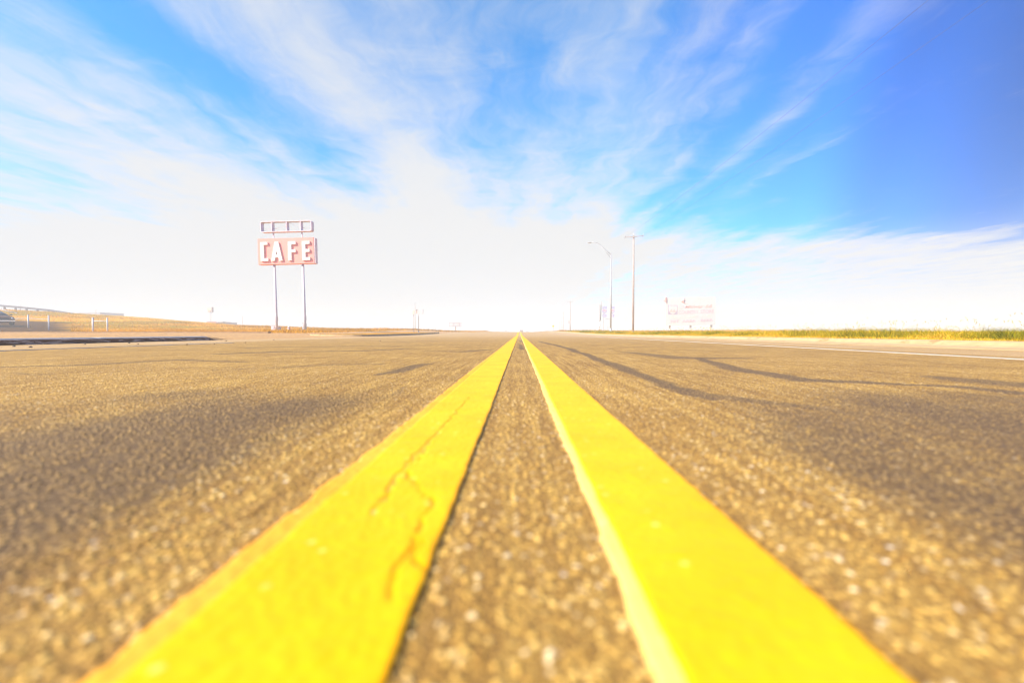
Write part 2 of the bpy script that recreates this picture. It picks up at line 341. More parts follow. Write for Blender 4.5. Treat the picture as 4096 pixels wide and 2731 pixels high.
# ------------------------------------------------------------ terrain shape
crest = [(-500, 1228), (0, 1237), (150, 1246), (300, 1254), (400, 1263), (560, 1277), (700, 1286), (900, 1300), (1100, 1309), (1300, 1317), (1500, 1321), (1800, 1325), (2000, 1327.5), (2200, 1328), (3000, 1328)]
CX = [P(u, v, 75).x for u, v in crest]; CZ = [P(u, v, 75).z for u, v in crest]
def terr(x, y):
    h = np.interp(x, CX, CZ); s = sm((y-27)/48.0)
    far = sm((y-80)/60.0)
    return h*s*(1-far)+far*np.minimum(h, .3)
def ground_z(x, y):
    t = terr(x, y)
    ent = sm((y-11.4)/1.2)*(1-sm((y-60)/10.0))
    left = .088*(1-ent)+ent*.10*sm((-x-8.0)/6.0)+.09*sm((y-7)/16.0)*sm((-x-9.5)/6.0)
    left = left*(1-sm((y-60)/30))+.0*y
    nz = (vnoise(x, y, 2.3, 3)-.5)*.03*sm((np.abs(x)-8.5)/4)+(vnoise(x, y, 9, 5)-.5)*.25*sm((y-30)/20)*sm((-x-16)/10)
    z = np.where(x < -7.9, t+left+nz-.004, np.where(x > 6.0, t+.070+.05*sm((x-6)/3)+nz*.6, t-.07))
    z = np.where((x < -5.9) & (x >= -7.9) & (y > 63), t+.0, z)
    return z
gx = np.array(sorted(set(list(np.round(symaxis(-2600, 2600, 12, .5, .05), 3))+[-7.95, -7.85, 5.6, 5.95, 6.02])))
gy = np.array(sorted(set([-300, -150, -80, -40, -20, -10]+list(np.round(np.arange(-5, 80, .5), 2))+[80*1.06**k for k in range(1, 66)])))
go, XX, YY = gridmesh('ground', gx, gy, ground_z, M['ground']); tag(go, kind='structure')
foot = sm((YY-26.6+.35*np.clip(-XX-26, -12, 30)*0)/.8)
gr = np.where(XX < -7.8, foot*sm((-XX-13)/4), np.where(XX > 6, 1.0, 0.0)); gr = np.maximum(gr, sm((YY-60)/10)*(np.abs(XX) > 9))
attr(go.data, 'grassy', gr)
edge = -27.0-(YY-27)*1.0+vnoise(XX, YY, 4, 2)*1.5
attr(go.data, 'dark_slope', sm((edge-XX)/1.0)*sm((YY-25.5)/.6)*(1-sm((YY-53-4*vnoise(XX, YY, 6, 8))/3)))  # dark brown area low on the left slope, cut off diagonally

# ------------------------------------------------------------ road
def seg_dist(x, y, pts, widths):
    best = np.full(np.shape(x), -1.0)
    for (a, b, wa, wb) in zip(pts[:-1], pts[1:], widths[:-1], widths[1:]):
        dx, dy = b[0]-a[0], b[1]-a[1]; L2 = dx*dx+dy*dy
        t = np.clip(((x-a[0])*dx+(y-a[1])*dy)/L2, 0, 1)
        d = np.hypot(x-a[0]-t*dx, y-a[1]-t*dy); w = wa+(wb-wa)*t
        best = np.maximum(best, 1-d/w)
    return np.clip(best, 0, 1)
K = 4096/2352
def gp(pts): return [tuple(G(u*K, v*K))[:2] for u, v in pts]
xs = symaxis(-7.9, 5.6, .32, .0032, .0105); ys = [-.8]
while ys[-1] < 700:
    y = ys[-1]; ys.append(y+(.02 if y < 0 else max(.0032, y*.0105)))
ys = np.array([y for y in ys if y < 0 or y > 0])
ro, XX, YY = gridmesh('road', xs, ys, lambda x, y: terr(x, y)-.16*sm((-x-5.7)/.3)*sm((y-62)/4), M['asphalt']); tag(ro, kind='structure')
wob = (vnoise(XX, YY, .35, 1)-.5)*.06+(vnoise(XX, YY, .09, 4)-.5)*.03
tars = [  # (points in the 2352 px view, half widths in metres, strength)
    ([(1238, 784), (1290, 796), (1350, 815), (1430, 845), (1500, 872), (1560, 893), (1640, 915)], [.09, .09, .085, .08, .08, .08, .05], 1.0),
    ([(1600, 822), (1700, 850), (1850, 872), (2000, 878), (2200, 888), (2352, 905)], [.08, .12, .12, .10, .10, .10], 1.0),
    ([(1440, 808), (1560, 822), (1710, 823)], [.1, .32, .15], .8),
    ([(1560, 893), (1760, 925), (2000, 958), (2352, 1010)], [.08, .09, .09, .07], .8),
    ([(2040, 1080), (2180, 1150), (2352, 1215)], [.02, .03, .04], .6),
    ([(2150, 866), (2300, 880), (2352, 884)], [.12, .25, .25], .85),
    ([(860, 862), (900, 855), (950, 840), (985, 835)], [.02, .10, .12, .05], .95),
    ([(820, 940), (880, 915), (930, 893), (950, 885)], [.01, .035, .03, .02], .6),
    ([(500, 850), (760, 838), (860, 836)], [.06, .16, .12], .6),
    ([(0, 843), (200, 838), (420, 826), (560, 832)], [.12, .14, .12, .08], .8),
    ([(0, 858), (120, 860)], [.05, .05], .7),
    ([(500, 813), (640, 808), (830, 806), (950, 800)], [.16, .22, .16, .10], .95),
    ([(560, 799), (800, 795), (1050, 792), (1120, 791)], [.16, .2, .16, .12], .85),
    ([(880, 786), (1000, 783), (1140, 783)], [.22, .3, .22], .85),
    ([(980, 806), (1060, 808), (1120, 803)], [.08, .16, .12], .85),
    ([(1192, 790.5), (1197, 795), (1199, 800), (1202, 803)], [.05, .07, .07, .04], 1.0),
    ([(1189, 781.5), (1196, 783), (1201, 785.5)], [.06, .09, .06], 1.0),
    ([(1000, 771), (1180, 771), (1450, 772)], [2.0, 2.5, 1.5], .5),
    ([(1300, 789), (1420, 795), (1600, 800)], [.05, .06, .04], .35),
]
tar_shade = np.zeros(XX.shape)
for pts, wd, stg in tars: tar_shade = np.maximum(tar_shade, stg*sm(seg_dist(XX+wob, YY+wob, gp(pts), wd)*1.2))
seams = sum(np.where(np.abs(YY+.25*vnoise(XX, YY, .6, k)-yy) < .006+yy*.0022, .75, 0)*(vnoise(XX, YY*0, 1.3, k+9) > .38) for k, yy in enumerate((5.05, 6.3, 8.4, 11.7, 16.0, 22.0)))
tar_shade = np.maximum(tar_shade, seams)
# polished wheel tracks and an oily lane centre, broad and faint
trk = lambda c, w: np.exp(-((XX-c+.10*(vnoise(YY, XX*0, 2.5, 5)-.5))/w)**2)
tar_shade = np.maximum(tar_shade, np.clip(.38*(trk(.78, .16)+.9*trk(2.35, .30)+.8*trk(-.75, .22)+.75*trk(-2.3, .35)+.5*trk(-4.0, .4)), 0, 1)*(.5+.75*vnoise(XX, YY*.3, .5, 6)))
tar_shade = np.maximum(tar_shade, .95*sm((np.abs(XX)-.22)/.30)*(1-sm((YY-.35-.8*vnoise(XX, YY, .35, 31))/1.1))*(.75+.4*vnoise(XX, YY*.4, .12, 33)))   # corner shading painted into the near asphalt on both sides
attr(ro.data, 'tar_shade', tar_shade)
dust_haze = np.maximum(sm((XX-3.75)/.4)*.75, sm((-XX-5.6)/.6)*.8)*(.6+.5*vnoise(XX, YY, .8, 7))
dust_haze = np.maximum(dust_haze, .5*sm((YY-4)/25))  # paler with distance: haze painted into the far road colour
attr(ro.data, 'dust_haze', np.clip(dust_haze, 0, .9))

def line_strip(name, x0, x1, top, m, edge_amp, cracks=None, ymax=600, fine=.0024, seed=1, y0=-.8, group=None):
    nx = max(6, int((x1-x0)/fine)) if fine else 6
    ys = [y0]
    while ys[-1] < ymax: ys.append(ys[-1]+(.02 if ys[-1] < 0 else max(.0035, ys[-1]*.011)))
    ys = np.array(ys); q = np.linspace(0, 1, nx)
    el = (vnoise(ys, ys*0, .05, seed)-.5)*edge_amp+(vnoise(ys, ys*0, .012, seed+1)-.5)*edge_amp*.5+(vnoise(ys, ys*0, .6, seed+4)-.5)*edge_amp*1.4
    er = (vnoise(ys, ys*0, .05, seed+2)-.5)*edge_amp+(vnoise(ys, ys*0, .012, seed+3)-.5)*edge_amp*.5+(vnoise(ys, ys*0, .6, seed+5)-.5)*edge_amp*1.4
    Xs = (x0+el)[:, None]*(1-q)+(x1+er)[:, None]*q
    Xs = np.concatenate([(x0+el-.0008)[:, None], Xs, (x1+er+.0008)[:, None]], 1)
    Ys = np.repeat(ys[:, None], nx+2, 1); T = terr(Xs, Ys)
    dd = np.minimum(Xs-Xs[:, :1], Xs[:, -1:]-Xs)
    Z = T+top-.0022*np.exp(-(dd/.003)**2)
    cr = np.zeros(Xs.shape)
    if cracks:
        wq = (vnoise(Xs, Ys, .018, 21)-.5)*.010
        for pts, w in cracks: cr = np.maximum(cr, seg_dist(Xs+wq, Ys+wq, pts, w))
        cr = sm(cr*1.8)
        Z -= .003*cr
    Z[:, 0] = T[:, 0]-.02; Z[:, -1] = T[:, -1]-.02
    ny, n2 = Xs.shape; idx = np.arange(ny*n2).reshape(ny, n2)
    f = np.stack([idx[:-1, :-1], idx[:-1, 1:], idx[1:, 1:], idx[1:, :-1]], -1).reshape(-1, 4)
    me = arr_mesh(name, np.stack([Xs, Ys, Z], -1).reshape(-1, 3), f); attr(me, 'crack', cr); attr(me, 'edge', np.exp(-(dd/.004)**2))
    o = link_mesh(name, me, m, smooth=True); return tag(o, kind='structure')
cps = gp([(1080, 915), (1065, 930), (1035, 965), (1000, 1005), (965, 1050), (938, 1092), (952, 1112), (985, 1150), (990, 1165), (972, 1195), (968, 1235), (955, 1290), (975, 1320), (1003, 1333)])
cps2 = gp([(985, 1020), (935, 1075), (895, 1130), (862, 1190)]); cps3 = gp([(948, 1270), (915, 1320), (900, 1390)]); cps4 = gp([(972, 1195), (960, 1230), (930, 1290)])
line_strip('yellow_line', -.215, -.071, .0052, M['paint'], .0018,
           [(cps, [.0014]*len(cps)), (cps2, [.0028, .0024, .002, .001]), (cps3, [.002]*3), (cps4, [.0012]*3)], seed=1)
line_strip('yellow_line', .087, .212, .0052, M['paint'], .0018, seed=40)
line_strip('old_yellow_line', -.2385, -.150, .0038, M['oldleft'], .007, seed=60, ymax=60)
line_strip('old_yellow_line', .0745, .150, .0038, M['oldright'], .0035, seed=80, ymax=60)
line_strip('white_edge_line', 3.52, 3.62, .0065, M['whiteline'], .012, fine=.02, seed=90, y0=.5, ymax=120)
line_strip('white_edge_line', -5.48, -5.38, .0065, M['whiteline'], .05, fine=.02, seed=95, y0=.5, ymax=8.5)

# kerbs ------------------------------------------------------------
def sweep_segments(name, prof, y0, y1, L, m, gap=.008, jit=.004):
    bm = NB(); y = y0; pr = random.Random(4)
    while y < y1-.01:
        ye = min(y+L, y1); dx = pr.uniform(-jit, jit); dz_ = pr.uniform(-jit, jit)*.5
        n = max(1, int((ye-y)/1.0)); rings = []
        for k in range(n+1):
            yy = y+(ye-gap-y)*k/n; rings.append([bm.verts.new((x+dx, yy, z+dz_+float(terr(0, yy)))) for x, z in prof])
        for A, B in zip(rings[:-1], rings[1:]):
            for i in range(len(prof)-1): bm.faces.new((A[i], A[i+1], B[i+1], B[i]))
        bm.faces.new(rings[0]); bm.faces.new(rings[-1][::-1]); y = ye
    return tag(part(name, bm, m), kind='structure')
sweep_segments('kerb', [(5.30, -.05), (5.30, .006), (5.68, .018), (5.75, .035), (5.83, .078), (5.87, .086), (6.06, .088), (6.07, -.05)], -4, 150, 3.05, M['concrete'])
bm = NB(); prev = None; yv = list(np.arange(-4, 11.25, .12))+[11.3, 11.45, 11.6, 11.75]
for y in yv:
    tp = .100*(1-float(sm((y-11.2)/.55)))+.004; q = (vnoise(y, 0, .3, 2)-.5)*.006
    chip = .018 if abs(y-8.35) < .1 else 0
    ring = [bm.verts.new((-7.845+q, y, -.03)), bm.verts.new((-7.85+q, y, tp-.016-chip)), bm.verts.new((-7.865+q-chip*.6, y, tp-chip*.4)), bm.verts.new((-7.99, y, tp)), bm.verts.new((-8.0, y, -.03))]
    if prev:
        for i in range(4): bm.faces.new((prev[i], prev[i+1], ring[i+1], ring[i]))
    prev = ring
tag(part('kerb', bm, M['kerbpaint'], smooth=False), kind='structure')
def island(y0, y1, xf, xb):
    out = []; bmk = NB(); bmt = NB()
    n = 10; pts = []
    for k in range(n+1):
        a = math.pi*(k/n); pts.append(((xf+xb)/2+(xf-xb)/2*math.cos(a), y1-(xf-xb)/2+(xf-xb)/2*math.sin(a)*1.0))
    for k in range(n+1):
        a = math.pi+math.pi*(k/n); pts.append(((xf+xb)/2+(xf-xb)/2*math.cos(a), y0+(xf-xb)/2*.5+(xf-xb)/2*math.sin(a)*.5))
    c = Vector((sum(p[0] for p in pts)/len(pts), sum(p[1] for p in pts)/len(pts)))
    def ring(bm, s, z): 
        r = []
        for x, y in pts:
            d = Vector((x, y))-c; d = d*(1-s/max(d.length, .01)); r.append(bm.verts.new((c.x+d.x, c.y+d.y, z+float(terr(c.x+d.x, c.y+d.y)))))
        return r
    rs = [ring(bmk, 0, -.05), ring(bmk, .01, .10), ring(bmk, .16, .105), ring(bmk, .17, -.05)]
    m_ = len(pts)
    for A, B in zip(rs[:-1], rs[1:]):
        for i in range(m_): bmk.faces.new((A[i], A[(i+1) % m_], B[(i+1) % m_], B[i]))
    a = ring(bmt, .165, .085); bmt.faces.new(a)
    tag(part('kerb', bmk, M['concrete']), kind='structure'); t = tag(part('island_ground', bmt, M['ground']), kind='structure')
    attr(t.data, 'grassy', [1]*len(t.data.vertices)); attr(t.data, 'dark_slope', [0]*len(t.data.vertices))
island(23.0, 46.0, -7.85, -11.0)
# low asphalt lip along the foot of the slope
bm = NB(); prev = None
for x in np.arange(-60, -14, .5):
    z = float(ground_z(np.array(x), np.array(26.2)))
    ring = [bm.verts.new((x, 26.0, z-.05)), bm.verts.new((x, 26.02, z+.075)), bm.verts.new((x, 26.3, z+.08)), bm.verts.new((x, 26.32, z-.05))]
    if prev:
        for i in range(3): bm.faces.new((prev[i], prev[i+1], ring[i+1], ring[i]))
    prev = ring
tag(part('kerb', bm, mat('asphalt_lip', (.30, .18, .09), .9, 0, .15, 3)), kind='structure')

# ------------------------------------------------------------ grass
def blades(name, x, y, z, h, w, tone, m, label, cat='grass', bend=.35):
    n = len(x); a = rng.uniform(0, 2*np.pi, n); b = rng.uniform(0, 2*np.pi, n); bd = h*rng.uniform(.1, 1, n)*bend*2
    dx, dy = np.cos(a)*w/2, np.sin(a)*w/2; lx, ly = np.cos(b)*bd, np.sin(b)*bd
    co = np.zeros((n, 5, 3))
    for i, (s, t) in enumerate(((-1, 0), (1, 0), (1, .55), (-1, .55), (0, 1))):
        ww = 1.0 if t == 0 else .7
        co[:, i, 0] = x+s*dx*ww+lx*t*t; co[:, i, 1] = y+s*dy*ww+ly*t*t; co[:, i, 2] = z+h*t*(1-.25*t*bend)
    base = np.arange(n)[:, None]*5
    tri = np.concatenate([base+np.array([0, 1, 2]), base+np.array([0, 2, 3]), base+np.array([3, 2, 4])], 0)
    me = arr_mesh(name, co.reshape(-1, 3), tri, 3); attr(me, 'tone', np.repeat(tone, 5))
    return tag(link_mesh(name, me, m), label, cat, kind='stuff')
gm = bladed('verge_grass', [(.09, .11, .003), (.22, .23, .004), (.42, .34, .006), (.68, .45, .02), (.78, .52, .08)])
n = 130000
y = 1.5+60*rng.random(n)**1.5; x = 6.10+rng.random(n)**1.6*3.4
clump = vnoise(x, y, .55, 12)**1.6; h0 = .09+.17*clump+.05*vnoise(x, y, .2, 13)
h = h0*rng.uniform(.35, 1.2, n)*np.clip(.3+(x-6.10)/.4, .3, 1)
tone = np.clip(.10+.75*vnoise(x, y, .7, 15)*(1-.25*clump)+rng.normal(0, .17, n)+.35*(x < 6.3), 0, 1)
xa = rng.uniform(5.98, 6.25, 26000); ya = 1.5+40*rng.random(26000)**1.5; keep = vnoise(xa, ya, .35, 51) > (6.16-xa)*3.2+.1; xa, ya = xa[keep], ya[keep]; na = len(xa)   # dead thatch leaning over the kerb
m_t = 500; yt = 3+30*rng.random(m_t)**1.6; xt = 6.3+rng.random(m_t)*1.2; ht = rng.uniform(.22, .40, m_t)*(1+.25*(rng.random(m_t) < .06))
X_ = np.concatenate([x, xa, xt]); Y_ = np.concatenate([y, ya, yt]); H_ = np.concatenate([h, rng.uniform(.02, .06, na), ht])
T_ = np.concatenate([tone, rng.uniform(.75, 1, na), rng.uniform(.6, 1, m_t)]); W_ = np.concatenate([np.full(n, .0050), np.full(na, .006), np.full(m_t, .0028)])*(1+Y_/18)
Z_ = ground_z(np.maximum(X_, 6.1), Y_)+np.where(X_ < 6.1, .012, -.01)
# seed heads: short fat blades hung at the height of the stalks
xs2 = np.repeat(xt, 3)+rng.normal(0, .03, m_t*3); ys2 = np.repeat(yt, 3)+rng.normal(0, .03, m_t*3); zs2 = ground_z(xs2, ys2)+np.repeat(ht, 3)*rng.uniform(.70, .86, m_t*3)
X_ = np.concatenate([X_, xs2]); Y_ = np.concatenate([Y_, ys2]); H_ = np.concatenate([H_, np.full(m_t*3, .035)]); T_ = np.concatenate([T_, rng.uniform(.5, .9, m_t*3)]); W_ = np.concatenate([W_, np.full(m_t*3, .006)*(1+ys2/30)]); Z_ = np.concatenate([Z_, zs2])
blades('verge_grass', X_, Y_, Z_, H_, W_, T_, gm, 'green and yellow grass growing behind the pale right kerb', bend=.7)
n = 60000
y = 27.2+46*rng.random(n)**1.25; x = -14-(y*1.25)*rng.random(n)
keep = ~((x < -27.0-(y-27)) & (y < 56)); x, y = x[keep], y[keep]; n = len(x)
h = (.10+.22*vnoise(x, y, 3, 17))*rng.uniform(.5, 1.2, n)
tone = np.clip(.35+.6*vnoise(x, y, 4, 19)+rng.normal(0, .15, n), 0, 1)
gold = bladed('dry_grass', [(.14, .09, .003), (.34, .18, .004), (.58, .29, .006), (.76, .42, .03)])
blades('slope_grass', x, y, ground_z(x, y)-.02, h, np.full(n, .02)*(1+y/60), tone, gold, 'golden dry grass covering the slope on the left')
n = 9000
y = 23.6+22*rng.random(n); x = -8.1-2.6*rng.random(n); ok = (x > -10.7)
h = rng.uniform(.03, .11, n)*(.5+vnoise(x, y, 1.5, 23))*np.where(rng.random(n) < .01, 2.6, 1); 
blades('island_grass', x, y, terr(x, y)+.08, h, np.full(n, .008), np.clip(.5+.5*vnoise(x, y, 2, 25)+rng.normal(0, .1, n), 0, 1), gold, 'thin dry grass on the kerbed traffic island left of the road')
n = 46000
y = 60+200*rng.random(n)**1.7; x = np.where(rng.random(n) < .5, 6.3+35*rng.random(n)**1.5, -6.2-32*rng.random(n)**1.5)
h = rng.uniform(.1, .34, n)*(.4+vnoise(x, y, 6, 27))
blades('field_grass', x, y, ground_z(x, y)-.02, h, np.full(n, .05)*(1+y/150), np.clip(.3+.5*vnoise(x, y, 5, 29)+rng.normal(0, .1, n), 0, 1), gold, 'dry yellow grass of the flat fields beside the far road')

# ------------------------------------------------------------ CAFE sign
cb = P(1160, 1319, 38); cz = float(ground_z(np.array(cb.x), np.array(38.0)))
cafe = thing('cafe_sign', 'faded red CAFE sign with an empty frame above it on two tall white posts', 'sign', (cb.x, 38, cz-.02), 0, lean=-.023)
for s in (-1.22, 1.20):
    p = part('post', tube(NB(), [(s, .15, -.1), (s, .15, 1.0), (s, .15, 5.75)], [.125, .12, .095], 16), M['post'], cafe, True)
    part('clamp', tube(NB(), [(s, .15, .95), (s, .15, 1.35)], .145, 12), M['post'], p)
pn = part('sign_panel', box(NB(), -2.44, 2.28, -.10, .42, 5.72, 7.88), M['pink'], cafe, bevel=.02)
part('panel_edge', box(NB(), 2.283, 2.37, -.07, .40, 5.74, 7.84), mat('panel_side', (.80, .66, .76), .6), pn)
st, LH = .27, 1.58; zb = 5.98
def L(polys, x):
    b_ = NB()
    for poly in polys: prism(b_, [(x+a, zb+c) for a, c in poly], -.22, -.103)
    return part('letter', b_, M['letter'], pn)
L([[(0, 0), (.62, 0), (.62, .24), (st, .24), (st, LH-.22), (.60, LH-.22), (.60, LH), (0, LH)]], -2.16)
L([[(0, 0), (.29, 0), (.345, .26), (.60, .26), (.66, 0), (.94, 0), (.62, LH), (.32, LH)]], -1.28) if False else None
b_ = NB()
A = [(0, 0), (.28, 0), (.35, .28), (.60, .28), (.67, 0), (.95, 0), (.63, LH), (.32, LH)]; hole = [(.40, .50), (.55, .50), (.475, .86)]
x = -1.28
for poly in ([A[0], A[1], A[2], hole[0], hole[2], A[7]], [A[3], A[4], A[5], A[6], hole[2], hole[1]], [A[2], A[3], hole[1], hole[0]], [A[7], hole[2], A[6]]):
    prism(b_, [(x+a, zb+c) for a, c in poly], -.22, -.103)
part('letter', b_, M['letter'], pn)
L([[(0, 0), (st, 0), (st, .68), (.62, .68), (.62, .92), (st, .92), (st, LH-.24), (.64, LH-.24), (.64, LH), (0, LH)]], .16)
L([[(0, 0), (.66, 0), (.66, .24), (st, .24), (st, .68), (.62, .68), (.62, .92), (st, .92), (st, LH-.24), (.64, LH-.24), (.64, LH), (0, LH)]], 1.34)
fr = NB(); x0, x1, z0, z1 = -2.2, 2.12, 8.42, 9.32; rc = .14
def rrect(x0, x1, z0, z1, r, n=4):
    o = []
    for cx_, cz_, a0 in ((x1-r, z1-r, 0), (x0+r, z1-r, 90), (x0+r, z0+r, 180), (x1-r, z0+r, 270)):
        for k in range(n+1): a = R(a0+90*k/n); o.append((cx_+r*math.cos(a), cz_+r*math.sin(a)))
    return o
o1, o2 = rrect(x0, x1, z0, z1, rc), rrect(x0+.055, x1-.055, z0+.055, z1-.055, rc-.04); m_ = len(o1)
vs = [[fr.verts.new((a, yy, c)) for a, c in oo] for oo, yy in ((o1, -.08), (o1, .40), (o2, .40), (o2, -.08))]
for k in range(4):
    A_, B_ = vs[k], vs[(k+1) % 4]
    for i in range(m_): fr.faces.new((A_[i], A_[(i+1) % m_], B_[(i+1) % m_], B_[i]))
frame = part('frame', fr, M['darkmetal'], cafe)
for s in (-1.26, 0.0, 1.18): part('mullion', box(NB(), s-.035, s+.035, -.06, .38, z0+.058, z1-.058), M['darkmetal'], frame)
for s in (-1.22, 1.20): part('frame_strut', box(NB(), s-.04, s+.04, .1, .2, 7.883, z0-.003), M['darkmetal'], cafe)
w_ = NB()
for a, b in (((-2.1, 8.55), (-1.2, 8.74)), ((-1.2, 8.74), (0, 8.96)), ((-2.1, 8.72), (-.75, 8.73)), ((.05, 9.2), (2.0, 8.5)), ((1.2, 8.75), (2.0, 8.82)), ((.6, 8.5), (.6, 8.72))):
    tube(w_, [(a[0], .15, a[1]), (b[0], .15, b[1])], .010, 5)
part('loose_wiring', w_, M['darkmetal'], frame)
# equipment at the foot of the posts
def cab(u, v0, d, w, h, name, label, cat, m, dep=.35):
    p = P(u, v0, d); z = float(ground_z(np.array(p.x), np.array(d)))
    t = thing(name, label, cat, (p.x, d, z-.01)); b = part('housing', box(NB(), -w/2, w/2, -dep/2, dep/2, 0, h), m, t, bevel=.02)
    part('door', box(NB(), -w/2+.04, w/2-.04, -dep/2-.012, -dep/2-.003, .08, h-.06), m, b); part('cap', box(NB(), -w/2-.02, w/2+.02, -dep/2-.02, dep/2+.02, h+.003, h+.04), M['galv'], t); return t
cab(1095, 1312, 40.5, .30, .55, 'utility_cabinet', 'short dark utility cabinet behind the left post of the CAFE sign', 'cabinet', M['darkmetal'])
cab(1116, 1311, 41, .20, .38, 'junction_box', 'small lilac junction box to the right of the left CAFE sign post', 'box', M['post'])
wh = P(1107, 1312, 37.2); wz = float(ground_z(np.array(wh.x), np.array(37.2)))
t = thing('wagon_wheel', 'old pale spoked wagon wheel leaning at the foot of the left CAFE sign post', 'wheel', (wh.x, 37.2, wz-.02), .9)
part('rim', tube(NB(), [(.19*math.cos(a), 0, .21+.21*math.sin(a)) for a in np.linspace(0, 2*math.pi, 25)[:-1]], .022, 6, True), M['darkmetal'], t, True)
part('hub', tube(NB(), [(0, -.05, .21), (0, .05, .21)], .045, 10), M['wood'], t)
for k in range(4): a = k*math.pi/4; part('spoke', tube(NB(), [(-.18*math.cos(a), 0, .21-.2*math.sin(a)), (.18*math.cos(a), 0, .21+.2*math.sin(a))], .010, 5), M['wood'], t)
def marker(u, vb, vt, d, wpx, label, m, name='marker_post', cat='post', capm=None, group=None):
    p = P(u, vb, d); q = P(u, vt, d); z = float(ground_z(np.array(p.x), np.array(d))); t = thing(name, label, cat, (p.x, d, z-.03), group=group)
    H = q.z-z+.03; w = wpx*d/FPX/2
    part('shaft', tube(NB(), [(0, 0, -.2), (0, 0, H)], [w, w], 10), m, t, True)
    part('cap', tube(NB(), [(0, 0, H+.002), (0, 0, H+.02), (0, 0, H+.035)], [w*1.12, w*1.12, w*.4], 10), capm or m, t, True)
    return t
marker(1211, 1321, 1291, 37.5, 4, 'slim grey reflector post just left of the right CAFE sign post', M['galv'])
marker(1225, 1314, 1295, 40, 3, 'slim grey reflector post just right of the right CAFE sign post', M['galv'])
hy = P(1155, 1312, 44); t = thing('fire_hydrant', 'small red and white hydrant far off between the two CAFE sign posts', 'hydrant', (hy.x, 44, float(ground_z(np.array(hy.x), np.array(44.)))))
part('barrel', tube(NB(), [(0, 0, -.1), (0, 0, .12), (0, 0, .30)], [.12, .11, .10], 12), M['red'], t, True)
part('bonnet', tube(NB(), [(0, 0, .301), (0, 0, .36), (0, 0, .40), (0, 0, .43)], [.13, .11, .07, .03], 12), M['white'], t, True)
part('nozzle', tube(NB(), [(-.17, 0, .2), (.17, 0, .2)], .045, 8), M['red'], t, True)

# ------------------------------------------------------------ fence posts and pipes on the left
for u, vt, vb, w, d, lb in ((113, 1260, 1279, 5, 44, 'pale fence post next to the dark car on the grassy slope'),
                            (195, 1262, 1294, 5, 40, 'pale fence post holding the right end of the thin rail by the dark ground'),
                            (372, 1271, 1323, 6.5, 28, 'thick white gate post, taller of the pair at the foot of the slope'),
                            (430, 1272, 1323, 5, 28, 'thinner white gate post, right of the thick one at the foot of the slope')):
    marker(u, vb, vt, d, w, lb, M['white'], 'fence_post', 'post', group='white posts along the left slope')
def rail(name, label, pts, r, m, cat='rail'):
    o = P(*pts[0]); t = thing(name, label, cat, o); part('pipe', tube(NB(), [P(*p)-o for p in pts], r, 8), m, t, True)
    for p in (pts[0], pts[-1]):
        q = P(*p)-o; part('end_collar', tube(NB(), [q-Vector((.03, 0, 0)), q+Vector((.03, 0, 0))], r*1.5, 8), m, t)
    return t
rail('fence_rail', 'thin white rail running from the dark car to the fence posts', [(62, 1274, 44.2), (113, 1273, 44.1), (195, 1277, 40.05)], .018, M['white'])
rail('gate_rail', 'thin white pipe joining the two gate posts at the foot of the slope', [(378, 1284, 28.0), (405, 1283, 28.0), (427, 1284, 28.0)], .018, M['white'])
rail('ramp_rail', 'white sloping rail coming down behind the dark car below the guardrail', [(-90, 1216, 62), (0, 1237, 62), (66, 1252, 62)], .06, M['white'])
# guardrail on the crest
g0 = P(150, 1240, 72); gt = thing('guardrail', 'pale steel guardrail on short posts along the crest of the left slope', 'guardrail', g0)
prof = [(-.16, 0), (-.10, .05), (-.04, 0), (.04, 0), (.10, .05), (.16, 0), (.16, -.02), (-.16, -.02)]
gb = NB(); prev = None
gp_ = [(-330, 1195), (-180, 1207), (0, 1222), (100, 1231), (200, 1241), (240, 1247), (300, 1256.5)]
for u, v in gp_:
    c = P(u, v, 72)-g0; ring = [gb.verts.new((c.x, c.y-b-.1, c.z+a)) for a, b in prof]
    if prev:
        for i in range(8): gb.faces.new((prev[i], prev[(i+1) % 8], ring[(i+1) % 8], ring[i]))
    prev = ring
part('beam', gb, M['rail'], gt)
for u in [-290, -246, -202, -158, -114, -70, -26, 18, 62, 106, 150, 195]:
    v = np.interp(u, [a for a, b in gp_], [b for a, b in gp_]); c = P(u, v, 72); zg = float(ground_z(np.array(c.x), np.array(72.0)))
    part('post', box(NB(), c.x-g0.x-.11, c.x-g0.x+.11, -.07, .08, zg-.2-g0.z, c.z-g0.z+.15), M['rail'], gt)

